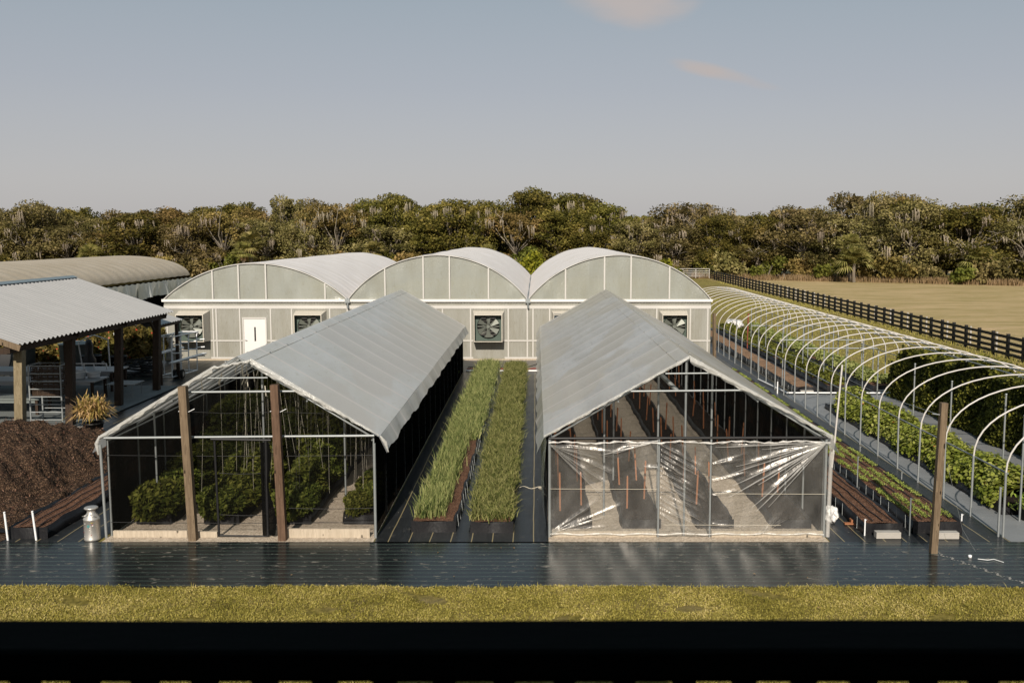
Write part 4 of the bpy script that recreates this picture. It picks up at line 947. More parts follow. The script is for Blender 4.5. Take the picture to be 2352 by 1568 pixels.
k2 = 300; P2 = np.stack([np.full(k2, 13.35) + .12 * nrg.normal(size=k2), 19 + 18 * nrg.rand(k2), .5 + 1.7 * nrg.rand(k2)], 1)
(lambda *a: None)('lit_leaves', roundleaves(P2, .09, np.tile(np.array([[-.5, -1., .3]]), (k2, 1)), .2, 6), 6, 'nast', vn)
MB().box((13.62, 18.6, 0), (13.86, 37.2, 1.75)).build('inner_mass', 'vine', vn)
# plants inside the left house
def bush(seed, h, r, k, size):
    rs_ = np.random.RandomState(seed); D = rs_.normal(size=(k, 3)); D /= np.linalg.norm(D, axis=1)[:, None]; rad = rs_.rand(k) ** .4
    P = D * rad[:, None] * np.array([r, r, h * .52]); P[:, 2] += h * .5
    P[:, 0] += .08 * np.sin(P[:, 2] * 9 + seed); P[:, 2] -= .12; P = P[P[:, 2] > -.16]; D = D[:len(P)]
    return leaves(P, size, 1.9, None, rs_, up=.6, droop=.4)
pb = []
for i, (h, r) in enumerate(((.70, .52), (1.05, .56), (1.6, .58), (2.15, .60))):
    t = thing('leafy_plant', 'x', 'plant', (0, 0, 0), 'leafy plants inside the left net house')
    npmesh('foliage', bush(30 + i, h, r, 3600 + 2000 * i, .068), 4, 'housebush', t); MB().tube([(0, 0, 0), (.03, .02, h * .8)], .015, 5).build('stem', 'bark', t); pb.append([t, False])
for bi, (a, b) in enumerate(abeds):
    nn = 34 if bi < 3 else 26
    for k in range(nn):
        y = 21.15 + k * (22.6 / nn); q_ = (y - 21) / (1.0, .7, .45, 1)[bi]
        lvl = 0 if q_ < 2.6 else 1 if q_ < 5.2 else 2 if q_ < 9.5 else 3
        if bi == 3: lvl = 0
        lab = 'green leafy plant, %s from the front in the %s bed of the left net house' % (ordn(k), ['leftmost', 'second', 'third', 'rightmost'][bi])
        p_ = pb[lvl]; loc = ((a + b) / 2 + rnd.uniform(-.12, .12), y + rnd.uniform(-.12, .12), .22)
        if not p_[1]: p_[1] = True; o = p_[0]; o['label'] = lab; o.location = loc
        else: o = dup(p_[0], loc, rnd.uniform(0, 6), 1, lab)
        s_ = rnd.uniform(.82, 1.15) * (.72 if bi == 3 else 1); o.scale = (s_ * rnd.uniform(.85, 1.15), s_ * 1.45, s_ * rnd.uniform(.8, 1.2)); o.rotation_euler = (0, 0, rnd.choice((0, math.pi)) + rnd.uniform(-.25, .25))

# ================================================================== POSTS, CAN, BITS
def tpost(x0, y0, x1, z1, w_, lab, mat):
    t = thing('wooden_post', lab, 'post', (x0, y0, 0)); MB().beam((x0, y0, -.05), (x1, y0, z1), w_, w_, (0, 1, 0)).build('timber', mat, t); return t
p1 = tpost(-6.98, 19.72, -7.08, 3.18, .155, 'grey brown timber post in front of the left net house, left of its door', 'wood_grey')
p2 = tpost(-5.16, 19.72, -5.24, 3.21, .155, 'red brown grained timber post right of the left net house door', 'wood_red')
p3 = tpost(7.76, 18.92, 7.84, 2.98, .125, 'lone weathered timber pole standing on the front groundcover at right', 'wood_grey')
for p_, x in ((p1, -7.06), (p2, -5.22)):
    MB().tube([(x + .08, 19.70, 2.66), (x + .16, 19.70, 2.70), (x + .20, 19.72, 2.72)], .007, 5).tube([(x - .08, 19.7, 2.68), (x - .12, 19.7, 2.67)], .008, 5).build('insulator', 'pvc', p_)
MB().tube([(-7.0, 19.7, 2.67), (-6.2, 19.7, 2.63), (-5.3, 19.7, 2.66)], .004, 4).build('wire', 'black', p1)
MB().tube([(-5.15, 19.7, 2.66), (-4.3, 19.85, 2.6)], .004, 4).build('wire', 'black', p2)
MB().tube([(7.76, 18.9, 2.75), (7.5, 21.5, 2.72), (7.2, 26, 2.9), (6.5, 33, 2.8)], .005, 4).tube([(7.76, 18.9, 2.75), (7.62, 18.9, 2.77)], .014, 5).build('wire', 'galv', p3)
MB().tube([(7.95, 18.9, 1.8), (8.3, 18.9, .5), (8.6, 18.95, .03)], .003, 4).build('cord', 'galv', p3)
# milk can
mc = thing('milk_can', 'old dented aluminium milk can with faded painted marks beside the left net house', 'milk can', (-9.06, 19.78, 0))
c0 = (-9.06, 19.78, 0.012)
M['aluminium'] = simple('dull_aluminium', (.50, .48, .45), .42, .7, .5, .18, 7, .15)
MB().lathe([(0, .0), (.155, 0), (.160, .01), (.160, .035), (.155, .045), (.158, .42), (.163, .425), (.163, .445), (.155, .455), (.135, .50), (.095, .55), (.085, .57), (.083, .61)], c0, 28).build('body', 'aluminium', mc)
MB().lathe([(.083, .60), (.086, .635), (.13, .645), (.137, .655), (.137, .668), (.12, .682), (.05, .676), (0, .676)], c0, 28).build('lid', 'aluminium', mc)
for s_ in (-1, 1):
    MB().tube([(c0[0] + s_ * .12, c0[1] - .07, .50), (c0[0] + s_ * .13, c0[1] - .13, .53), (c0[0] + s_ * .06, c0[1] - .16, .55), (c0[0] + s_ * .02, c0[1] - .10, .56)], .008, 6).build('handle', 'aluminium', mc)
def dab(pts, mat, nm='painted_mark'):
    m_ = MB()
    for a, z, r in pts:
        vs = []
        for k_ in range(8):
            aa = a + r * math.cos(k_ * .785) / .16; vs.append((c0[0] + .1625 * math.sin(aa), c0[1] - .1625 * math.cos(aa), z + r * math.sin(k_ * .785)))
        m_.add(vs, [tuple(range(8))])
    m_.build(nm, mat, mc)
M['teal'] = simple('teal_paint', (.04, .22, .22), .6); M['redp'] = simple('red_paint', (.28, .02, .02), .6); M['yel'] = simple('yellow_paint', (.5, .35, .03), .6)
dab([(-.02 + .12 * math.cos(k_), .33 + .02 * math.sin(k_), .012) for k_ in (0, 1.25, 2.5, 3.75, 5)], 'teal'); dab([(-.9, .19, .014), (.45, .36, .012), (-.75, .28, .01), (.3, .15, .008)], 'redp'); dab([(.35, .40, .010), (.55, .40, .008)], 'yel'); dab([(-.5, .38, .012), (-.65, .12, .010), (.5, .34, .014)], 'white')
# compost heap
def hz(x, y):
    a = ((x + 13.9) / 4.0); b = ((y - 25.0) / (5.4 if y < 25 else 4.4)); r2 = a * a + b * b
    z = 1.22 * max(0, 1 - r2) ** .95
    z2 = .62 * max(0, 1 - ((x + 11.9) / 1.5) ** 2 - ((y - 25.6) / 3.0) ** 2) ** .7
    z = max(z, z2) * (1 if x < -12 else max(.0, min(1, (-10.6 - x) / 1.4)))
    if x > -14 and 20.1 < y < 29: z = max(z, .27 * min(1, (y - 20.1) / .5))
    if z <= 0: return -.05
    z += .13 * math.sin(x * 3.3 + 1.5 * math.sin(y * 1.1)) * math.sin(y * 2.6 + math.sin(x * 1.7)) * min(1, 2 * z) + .07 * math.sin(x * 9.1 + 2 * math.sin(y * 3)) * math.sin(y * 7.7 + 2 * math.sin(x * 2)) * min(1, 3 * z) + .10 * math.sin(x * 2.1 + y) * math.sin(y * 1.6) * min(1, z) + .05 * math.sin(x * 5.3) * math.sin(y * 4.7 + x)
    fx = min(1, max(0, (-10.70 - x) / .08)); return z * fx + rnd.uniform(-.04, .04) - .03
hp = MB(); hp.grid(lambda u, v: (-18.0 + 7.3 * u, 19.5 + 10.2 * v, hz(-18.0 + 7.3 * u, 19.5 + 10.2 * v)), 200, 280)
hpo = thing('compost_heap', 'large heap of dark brown compost at the left edge', 'compost heap', (-13.9, 25.4, 0)); hp.build('heap', 'compost', hpo)
k = 26000; P = np.stack([-17.3 + 6.6 * nrg.rand(k), 19.7 + 9.8 * nrg.rand(k), np.zeros(k)], 1)
P[:, 2] = [hz(a, b) + .03 for a, b in P[:, :2]]; P = P[P[:, 2] > .06]
npmesh('chips', leaves(P[::2], .020, 2.2, None, up=.5), 4, 'compost', hpo)
P = P[::5]; M['chip_light'] = leafmat('pale_wood_chips', [(.06, .032, .018), (.16, .10, .06), (.32, .22, .14)], .85, 0); npmesh('pale_chips', leaves(P + np.array([0, 0, .01]), .018, 3.0, None, up=.6), 4, 'chip_light', hpo)
MB().grid(lambda u, v: (-13.2 + 2.3 * u, 19.9 + 1.4 * v + .2 * u, .03 + .30 * v * (1 - u * .6) + .04 * math.sin(u * 9 + v * 4)), 24, 10).build('ground_sheet', 'fabric_black', hpo)
sheet('spilled_compost', -17, -10.85, 19.64, 30, .014, 'compost')
# spiky potted plant
pp = thing('potted_spiky_plant', 'potted plant with a mop of golden pink strap leaves behind the compost', 'potted plant', (-13.6, 30.1, 0))
MB().lathe([(0, 0), (.22, 0), (.30, .42), (.32, .42), (.32, .46), (.28, .46), (.26, .40), (0, .38)], (-13.6, 30.1, .01), 20).build('pot', 'pot', pp)
Q = []
for i in range(620):
    a = rnd.random() * 6.283; el = rnd.uniform(.15, 1.45); L = rnd.uniform(.35, .75); b = Vector((-13.6 + rnd.uniform(-.30, .30), 30.1 + rnd.uniform(-.25, .25), .62 + rnd.uniform(-.05, .25)))
    d = Vector((math.cos(a) * math.cos(el), math.sin(a) * math.cos(el), math.sin(el))); s_ = Vector((-math.sin(a), math.cos(a), 0)) * .014
    p1_ = b + d * L * .6; p2_ = b + d * L * .85 + Vector((math.cos(a) * L * .15, math.sin(a) * L * .15, -L * .35 * math.cos(el)))
    Q.append([b - s_, b + s_, p1_ + s_ * 1.2, p1_ - s_ * 1.2]); Q.append([p1_ - s_ * 1.2, p1_ + s_ * 1.2, p2_ + s_ * .2, p2_ - s_ * .2])
npmesh('leaves', np.array([[list(v) for v in q] for q in Q]), 4, 'spiky', pp)
# twine, pipes, hoses, bag
tag(MB().tube([(-.42 + t_ * .06, 23.9 + .05 * math.sin(t_ * .8), .03 + .02 * math.sin(t_)) for t_ in range(10)], .009, 5).tube([(.1 + .05 * math.cos(k_ * .8), 23.85 + .07 * math.sin(k_ * .8), .035) for k_ in range(16)], .009, 5).tube([(.12, 23.8, .03), (.2, 23.2, .03), (.3, 23.0, .03)], .009, 5).build('twine', 'twine'), 'loose knotted cream twine lying on the walkway by the onion bed', 'twine')
tag(MB().tube([(-3.2, 44.72, .06), (.25, 44.70, .06)], .035, 8).build('water_pipe', 'pvc'), 'white water pipe across the far end of the onion beds', 'pipe')
M['redhose'] = simple('red_hose', (.32, .04, .03), .6)
tag(MB().tube([(-3.2 + i * .2, 45.5 + .10 * math.sin(i * .9) + .05 * math.sin(i * 2.1), .04) for i in range(18)], .02, 6).build('red_hose', 'redhose'), 'thin red hose wandering in front of the arched greenhouse wall', 'hose')
tag(MB().tube([(-3.2 + i * .2, 46.1 + .12 * math.sin(i * .5), .04) for i in range(15)] + [(.0, 46.6, .1), (.3, 46.9, .5)], .018, 6).build('black_hose', 'black'), 'thin black hose in front of the greenhouse wall curving up at right', 'hose')
tag(MB().tube([(9.75, 38.32, .07), (14.6, 38.28, .07)], .03, 8).tube([(9.75, 38.32, .07), (9.45, 42, .07)], .03, 8).tube([(9.4, 38.4, .02), (9.4, 38.4, .5)], .025, 6).build('white_pipe', 'pvc'), 'white water pipe across the ends of the far hoop beds', 'pipe')
def crumple(c, r, n, mat, name, lab, cat, sq=.8):
    rs_ = random.Random(int(c[0] * 31)); m_ = MB()
    def f(u, v):
        a = 2 * math.pi * u; b = math.pi * v; q = r * (1 + .22 * math.sin(a * 3 + b * 2) * math.sin(b) + .12 * math.sin(a * 5 - b * 5) * math.sin(b) + .05 * rs_.random())
        return (c[0] + q * math.cos(a) * math.sin(b), c[1] + q * math.sin(a) * math.sin(b), c[2] + r * sq + q * sq * math.cos(b))
    m_.grid(f, n, n // 2, False); return tag(m_.build(name, mat), lab, cat)
crumple((6.36, 21.0, .0), .14, 26, 'white_bag', 'plastic_bag', 'crumpled white plastic bag at the corner of the plastic-fronted house', 'bag', 1.3)
crumple((12.9, 65.0, .0), .55, 30, 'white_bag', 'white_tarp_pile', 'heap of white sheeting at the far end of the hoops', 'tarp', .6)
tag(MB().box((6.6, 20.75, .03), (6.85, 20.85, .06)).box((6.75, 20.8, .06), (6.95, 20.95, .12)).build('wood_scraps', 'orangewood'), 'small scraps of wood beside the crumpled plastic bag', 'wood scraps')
rp = thing('rusty_stake', 'red rusty pipe stake standing in the far green beds', 'stake', (11.0, 53, 0)); MB().tube([(11.3, 53, 0), (11.3, 53, 1.0)], .03, 6).tube([(11.3, 53, 1.0), (11.32, 53, 2.0)], .04, 6).build('pipe', simple('rust', (.20, .05, .03), .8), rp)
lh = tag(MB().tube([(8.45, 18.5, .03), (8.6, 18.42, .035), (8.75, 18.48, .03), (8.85, 18.30, .03)], .007, 5).lathe([(0, 0), (.035, .0), (.035, .05), (0, .06)], (8.35, 18.62, .015), 10).build('fitting_scrap', 'pvc'), 'small white hose fitting lying on the front groundcover at right', 'fitting')
pt = thing('black_plant_pot', 'black nursery pot with a small leafy plant at the end of the nasturtium hedge', 'potted plant', (10.75, 21.2, 0))
MB().lathe([(0, 0), (.17, 0), (.20, .30), (.22, .30), (.22, .33), (.19, .33), (.18, .28), (0, .27)], (10.75, 21.2, .01), 20).build('pot', 'pot', pt)
npmesh('foliage', leaves(np.array([[10.75, 21.2, .42]]) + nrg.normal(size=(160, 3)) * np.array([.15, .15, .09]), .10, 1.3, None, up=.8), 4, 'nast', pt)

# ================================================================== HOOP TUNNELS
HX0, HX1, HS, HP = 9.60, 14.55, 1.34, 2.74
def hoop_pts(y, x0=HX0, x1=HX1, lean=0):
    xc = (x0 + x1) / 2; a = (x1 - x0) / 2; p = [(x0 + lean, y, 0), (x0, y, HS)]
    for i in range(1, 24):
        an = math.pi * i / 24; p.append((xc - a * math.cos(an), y, HS + (HP - HS) * math.sin(an) ** .9))
    return p + [(x1, y, HS), (x1, y, 0)]
for nm, lab, y0, y1 in (('hoop_tunnel', 'nearer bare frame of white pipe hoops over the nasturtium hedge', 19.95, 44.2), ('hoop_tunnel', 'farther bare frame of white pipe hoops beside the greenhouse corner', 46.2, 65.8)):
    t = thing(nm, lab, 'hoop frame', ((HX0 + HX1) / 2, y0, 0), 'bare hoop frames'); n_ = int(round((y1 - y0) / 1.52))
    for i in range(n_ + 1):
        y = y0 + (y1 - y0) * i / n_; l1 = rnd.uniform(-.02, .02); p = hoop_pts(y)
        hp_ = MB().tube(p[1:-1], .019, 8).build('hoop', 'white_pipe', t)
        MB().tube([(HX0 + l1, y, 0), (HX0, y, HS + .03)], .026, 8).build('leg', 'galv', hp_); MB().tube([(HX1, y, 0), (HX1, y, HS + .03)], .026, 8).build('leg', 'galv', hp_)
    for x, z in ((HX0 + .04, HS), (HX1 - .04, HS), (12.0, HP - .04), (12.5, HP - .045)):
        MB().tube([(x, y0, z), (x, y1, z)], .020, 6).build('purlin', 'galv_dark', t)
    for i in range(0, n_ + 1):
        y = y0 + (y1 - y0) * i / n_
        for cx_ in (12.0, 12.5): MB().box((cx_ - .04, y - .03, HP - .065), (cx_ + .04, y + .03, HP - .0)).build('clamp', 'galv_dark', t)
ln = thing('upright_pipe', 'tall thin white pipe rising beside the seedling bed', 'pipe', (7.68, 25.4, 0)); MB().tube([(7.68, 25.4, 0), (7.90, 25.5, 2.85)], .024, 8).build('pipe', 'white_pipe', ln)
# T shaped trellis posts
tp0 = None
for i, (x, y, h) in enumerate([(10.5, 21.1, 2.3), (11.6, 24.3, 2.25), (11.6, 27.5, 2.1), (11.7, 30.5, 2.2), (11.7, 33.8, 2.2), (11.6, 37, 2.2), (11.7, 40.2, 2.2), (11.7, 43.4, 2.2), (11.7, 47, 2.2), (11.7, 50.5, 2.2), (11.7, 54, 2.2), (12.9, 39, 2.2), (12.9, 43, 2.2), (12.9, 47, 2.2), (12.9, 51, 2.2), (10.1, 40.5, 1.1), (10.1, 45, 1.9), (10.1, 50, 1.9)]):
    lab = 'galvanised trellis post, %s' % ('beside the black nursery pot' if i == 0 else '%s from the front in the %s line under the hoops' % (ordn([0, 0, 1, 2, 3, 4, 5, 6, 7, 8, 9, 0, 1, 2, 3, 0, 1, 2][i]), 'middle' if i < 11 else 'right' if i < 15 else 'left'))
    if tp0 is None:
        tp0 = thing('trellis_post', lab, 'post', (0, 0, 0), 'trellis posts under the hoops'); MB().tube([(0, 0, 0), (0, 0, 2.2)], .024, 7).lathe([(0, 2.2), (.03, 2.2), (.03, 2.24), (0, 2.245)], (0, 0, 0), 8).build('pipe', 'galv', tp0); tp0.location = (x, y, 0); tp0.scale = (1, 1, h / 2.2)
    else: dup(tp0, (x, y, 0), 0, (1, 1, h / 2.2), lab)
for lab, xa, xb, y, z in (('white crossbar over the dark greens, nearest of three', 10.5, 13.3, 38.6, 1.78), ('white crossbar, second of three over the far beds', 10.2, 13.6, 41.5, 1.80), ('white crossbar, farthest of three over the far beds', 10.3, 13.6, 47.5, 1.85)):
    tag(MB().tube([(xa, y, z), (xb, y, z)], .024, 7).build('crossbar', 'galv'), lab, 'crossbar', 'crossbars under the hoops')

# ================================================================== FENCE, GATE
fc = thing('board_fence', 'long black four rail board fence between the hoops and the pasture', 'fence', (24, 90, 0))
FX = lambda y: 23.6 + (y - 48) * .0075
for z in (.22, .50, .78, 1.08):
    m_ = MB(); ys = [36 + 2.4 * i for i in range(44)]
    for i in range(43):
        a, b = ys[i], ys[i + 1]; j = rnd.uniform(-.012, .012)
        m_.beam((FX(a), a, z + j), (FX(b), b - .01, z + rnd.uniform(-.012, .012)), .04, .145)
    m_.build('rail', 'fence_black', fc)
fp = None
for i in range(61):
    y = 36.4 + i * 1.66
    if fp is None: fp = MB().box((-.075, -.065, 0), (.075, .065, 1.24)).build('post', 'fence_black', fc, True); c = fp
    else: c = fp.copy(); col.objects.link(c); c.parent = fc
    c.location = (FX(y) - 24 + .06, y - 90, 0)
gt = thing('pasture_gate', 'far white tube gate at the end of the board fence', 'gate', (22, 139.5, 0))
for z in (.35, .6, .85, 1.1, 1.4): MB().tube([(18.6, 139.5, z), (24.2, 139.5, z)], .035, 6).build('rail', 'white_pipe', gt)
for x in (18.6, 20.5, 22.3, 24.2): MB().tube([(x, 139.5, 0.1), (x, 139.5, 1.42)], .04, 6).build('upright', 'white_pipe', gt)
# light wire fence posts inside the pasture
lp = None
for i in range(22):
    y = 40 + i * 3.3; lab = 'pale wire fence post behind the black board fence, %s from the camera' % ordn(i)
    if lp is None: lp = thing('wire_fence_post', lab, 'post', (25.0, y, 0), 'pale posts behind the board fence'); MB().tube([(25.0, y, 0), (25.0, y, 1.0)], .06, 7).build('post', 'conc', lp); lp['_y'] = y
    else: dup(lp, (FX(y) + 1.1, y, 0), 0, 1, lab)

# ================================================================== SHELTER
SX0, SX1, SXC, SY0, SY1, SZR, SZE = -22.7, -14.62, -18.66, 27.9, 40.1, 4.50, 3.10
sp_ = thing('timber_shelter', 'open timber pole shelter with a corrugated metal roof', 'shelter', (SXC, 34, 0))
for s_, xe in ((1, SX1), (-1, SX0)):
    nn = int((SY1 - SY0) / .035)
    MB().grid(lambda u, v, xe=xe: (SXC + (xe - SXC) * u, SY0 + (SY1 - SY0) * v, SZR + (SZE - SZR) * u + .032 * math.cos(2 * math.pi * (SY0 + (SY1 - SY0) * v) / .28)), 1, nn, False).build('roof_sheet', 'corr', sp_)
MB().add([(SXC - .22, SY0 - .03, SZR - .02), (SXC, SY0 - .03, SZR + .06), (SXC + .22, SY0 - .03, SZR - .02), (SXC - .22, SY1 + .03, SZR - .02), (SXC, SY1 + .03, SZR + .06), (SXC + .22, SY1 + .03, SZR - .02)], [(0, 1, 4, 3), (1, 2, 5, 4)]).build('ridge_cap', 'ridgecap', sp_)
for x in (-15.0, -22.2): MB().box((x - .09, SY0 + .1, SZE - .26), (x + .09, SY1 - .1, SZE - .04)).build('eave_beam', 'wood_dark', sp_)
for y in (28.2, 31.9, 35.7, 39.5):
    m_ = MB(); m_.beam((SX0 + .15, y, SZE - .12), (SXC, y, SZR - .16), .06, .14); m_.beam((SXC, y, SZR - .16), (SX1 - .1, y, SZE - .12), .06, .14); m_.box((-22.2, y - .03, SZE - .30), (-15, y + .03, SZE - .12)); m_.build('truss', 'wood_dark', sp_)
MB().beam((SXC, SY0 + .02, SZR - .10), (SX1 + .05, SY0 + .02, SZE - .10), .04, .17).build('barge_board', 'wood_grey', sp_)
for k_, y in enumerate((28.7, 31.85, 35.6, 39.2)):
    for x in (-15.0, -22.1):
        MB().beam((x - (.12 if x > -20 else 0), y, 0), (x, y, SZE - .24), .24, .24, (0, 1, 0)).build('post', 'wood_post' if k_ == 0 else 'wood_dark', sp_)
MB().beam((-18.6, 39.2, 0), (-18.6, 39.2, SZE), .2, .2, (0, 1, 0)).build('post', 'wood_dark', sp_)
MB().beam((-15.05, 38.6, 2.85), (-15.05, 39.2, 2.3), .08, .1).build('brace', 'wood_dark', sp_)
ls = thing('lean_to_roof', 'small low corrugated roof tucked behind the timber shelter', 'lean-to', (-16.5, 41.5, 0))
MB().grid(lambda u, v: (-17.6 + 2.35 * u, 40.25 + 2.6 * v, 3.25 - .70 * u + .02 * math.cos(2 * math.pi * 2.6 * v / .28)), 2, 60, False).build('roof_sheet', 'corr', ls)
MB().box((-15.42, 40.3, 2.40), (-15.34, 42.8, 2.52)).build('beam', 'wood_dark', ls)
for y in (40.7, 42.7): MB().beam((-15.5, y, 0), (-15.5, y, 2.5), .12, .12, (0, 1, 0)).build('post', 'wood_dark', ls)
# trolley with crates
tl = thing('rack_trolley', 'tall grey metal rack trolley with brown crates by the shelter posts', 'trolley', (-15.95, 32.3, 0))
for y in (31.95, 32.75):
    m_ = MB(); xa, xb = -16.45, -15.42
    for x in (xa, xb): m_.tube([(x, y, .14), (x, y, 1.98)], .028, 6)
    for j in range(8): m_.tube([(xa, y, .2 + j * .252), (xb, y, .2 + j * .252)], .018, 6)
    m_.build('ladder_side', 'galv', tl)
for x in (-16.45, -15.42):
    for z in (.2, 1.98): MB().tube([(x, 31.95, z), (x, 32.75, z)], .025, 6).build('cross_rail', 'galv', tl)
for x in (-16.4, -15.45):
    for y in (31.95, 32.75): MB().tube([(x - .02, y, .065), (x + .02, y, .065)], .06, 12).build('caster', 'rubber', tl)
for j in range(4):
    z = .98 + j * .252; t = thing('plastic_crate', 'brown plastic crate on the rack trolley, %s from the top' % ordn(3 - j), 'crate', (-15.94, 32.35, z), 'crates on the trolley'); m_ = MB()
    x0, x1, y0, y1, h = -16.4, -15.48, 32.0, 32.7, .20
    m_.box((x0, y0, z), (x1, y1, z + .02))
    for a, b in (((x0, y0), (x1, y0)), ((x0, y1), (x1, y1)), ((x0, y0), (x0, y1)), ((x1, y0), (x1, y1))):
        for zz in (.05, .11, .18): m_.beam((a[0], a[1], z + zz), (b[0], b[1], z + zz), .015, .03)
        for q in range(6):
            x = a[0] + (b[0] - a[0]) * q / 5; y = a[1] + (b[1] - a[1]) * q / 5; m_.beam((x, y, z), (x, y, z + h), .02, .02, (0, 1, 0))
    m_.build('crate', 'brown_crate', t)
# tables
def table(x0, x1, y0, y1, z, lab, mat='table', legs='wood_dark'):
    t = thing('work_table', lab, 'table', ((x0 + x1) / 2, (y0 + y1) / 2, 0)); MB().box((x0, y0, z - .05), (x1, y1, z)).box((x0 + .1, y0 + .06, z - .16), (x1 - .1, y0 + .10, z - .052)).build('tabletop', mat, t)
    n_ = max(2, int((x1 - x0) / 1.8) + 1)
    for i in range(n_):
        for y in (y0 + .1, y1 - .1): x = x0 + .12 + (x1 - x0 - .24) * i / (n_ - 1); MB().box((x - .045, y - .045, .05), (x + .045, y + .045, z - .052)).build('leg', legs, t)
    return t
table(-22.0, -16.6, 38.7, 40.2, .86, 'long pale topped table at the back of the shelter')
table(-21.0, -16.25, 36.2, 37.5, .84, 'grey topped work table in the middle of the shelter')
table(-21.5, -17.0, 33.6, 34.7, .62, 'low dark table behind the crate trolley', 'tankgrey')
def tub(c, r, h, mat, lab, name='tub', cat='tub', sx=1, n=24, lid=False):
    t = thing(name, lab, cat, c); pr = [(0, 0), (r * .86, 0), (r * .9, .02), (r, h - .04), (r * 1.05, h - .035), (r * 1.05, h), (r * .97, h)] + ([(r * .6, h + .08), (0, h + .11)] if lid else [(r * .93, .06), (0, .05)])
    MB().lathe(pr, c, n, sx).build('shell', mat, t); return t
tub((-17.25, 37.0, .845), .34, .26, 'pvc', 'pale ribbed round tub on the shelter work table')
tub((-16.72, 37.25, .845), .24, .20, 'pvc', 'smaller pale tub right behind the ribbed one')
tub((-20.6, 44.2, .02), .68, 1.35, 'tankgrey', 'domed grey water tank behind the shelter', 'water_tank', 'tank', 1, 28, True)
tub((-17.4, 35.4, .05), .45, .75, 'tankgrey', 'big dark grey bin under the work table', 'storage_bin', 'bin', .8)
tub((-18.2, 31.6, .75), .17, .24, 'pvc', 'white bucket with a green rim under the shelter', 'bucket', 'bucket')
tub((-22.6, 43.4, .02), .6, 1.5, 'tankgrey', 'tall square grey drum left of the domed tank', 'drum', 'drum', 1, 8)
tub((-19.2, 42.6, .02), .42, 1.0, 'black', 'black barrel right of the domed tank', 'barrel', 'barrel')
tub((-18.3, 43.2, .02), .38, .9, 'pot', 'dark barrel near the coiled hoses', 'barrel', 'barrel')
tub((-19.6, 30.6, .05), .38, .9, 'black', 'black bin behind the front shelter post', 'storage_bin', 'bin')
bn = thing('slatted_bench', 'small slatted potting bench between the shelter posts', 'bench', (-15.8, 37.9, 0))
m_ = MB()
for j in range(5): m_.box((-16.35, 37.35 + j * .22, .52), (-15.25, 37.49 + j * .22, .55))
m_.build('slats', 'galv', bn)
for x in (-16.25, -15.35):
    for y in (37.4, 38.3): MB().tube([(x, y, .05), (x, y, .52)], .02, 6).build('leg', 'galv_dark', bn)
ch = thing('folding_chair', 'black reclined chair beyond the pale table', 'chair', (-22.6, 42.0, 0))
MB().grid(lambda u, v: (-22.95 + .6 * u, 42.3 - .45 * v, 1.25 - .75 * v - .05 * math.sin(math.pi * v)), 5, 8).grid(lambda u, v: (-22.95 + .6 * u, 41.85 - .5 * v, .5), 5, 4).build('seat', 'black', ch)
for x in (-22.93, -22.37): MB().tube([(x, 42.3, .0), (x, 41.5, .5), (x, 41.35, .0)], .02, 6).tube([(x, 42.3, 1.25), (x, 41.8, .5)], .02, 6).build('leg', 'black', ch)
vr = thing('pipe_stand', 'white pvc pipe stand on the pale shelter table', 'stand', (-17.5, 39.4, .86))
MB().tube([(-18.6, 39.5, .86), (-18.6, 39.5, 1.06), (-17.2, 39.5, 1.06), (-17.2, 39.5, .86)], .03, 6).tube([(-18.1, 39.5, .86), (-18.1, 39.5, 1.06)], .025, 6).tube([(-17.7, 39.5, .86), (-17.7, 39.5, 1.06)], .025, 6).build('frame', 'pvc', vr)
pm = thing('pump_frame', 'black pump with white frame poles behind the shelter', 'pump', (-18.4, 42.0, 0))
MB().tube([(-19.05, 41.6, .02), (-19.25, 41.6, 1.7), (-18.6, 41.6, 2.0), (-18.0, 41.6, 1.8), (-17.95, 41.6, .02)], .03, 6).build('frame', 'pvc', pm)
MB().lathe([(0, 0), (.25, 0), (.27, .9), (.15, 1.15), (.17, 1.5), (.1, 1.75), (0, 1.76)], (-18.95, 41.9, .02), 14).build('pump_body', 'black', pm)
hc = thing('hose_coil', 'heap of coiled black irrigation hose behind the last shelter post', 'hose coil', (-17.3, 43.2, 0))
m_ = MB()
for j in range(14):
    r = rnd.uniform(.45, .95); cx_, cy_, z = -17.2 + rnd.uniform(-.35, .35), 43.2 + rnd.uniform(-.4, .4), .06 + j * .055; tl_ = rnd.uniform(-.12, .12)
    m_.tube([(cx_ + r * math.cos(a * .35), cy_ + r * .8 * math.sin(a * .35), z + tl_ * math.cos(a * .35) + .03 * math.sin(a)) for a in range(19)], .022, 5)
m_.build('hose', 'black', hc)
# low items in the near-left corner of the shelter
tag(MB().box((-18.2, 29.6, .05), (-15.9, 30.4, .12)).box((-18.0, 29.7, .12), (-16.2, 30.3, .15)).build('plywood_sheet', 'wood_board'), 'pale plywood boards lying at the front of the shelter', 'boards')
tag(MB().box((-18.1, 29.3, .4), (-16.1, 29.9, .45)).box((-18.1, 29.3, .05), (-18.02, 29.9, .4)).box((-16.18, 29.3, .05), (-16.1, 29.9, .4)).build('low_bench', 'table'), 'low pale bench behind the bright front shelter post', 'bench')
tag(MB().box((-17.7, 29.4, .45), (-17.3, 29.8, .65)).box((-17.2, 29.45, .45), (-16.9, 29.75, .60)).build('plastic_trays', 'pvc'), 'stack of white trays on the low shelter bench', 'trays')
tr_ = MB()
for j in range(6): tr_.box((-16.9 + .03 * j, 30.5 - .02 * j, .05 + .05 * j), (-15.95 + .02 * j, 31.1 - .02 * j, .085 + .05 * j))
tag(tr_.build('seed_trays', 'black'), 'stack of black seed trays in front of the rack trolley', 'trays')
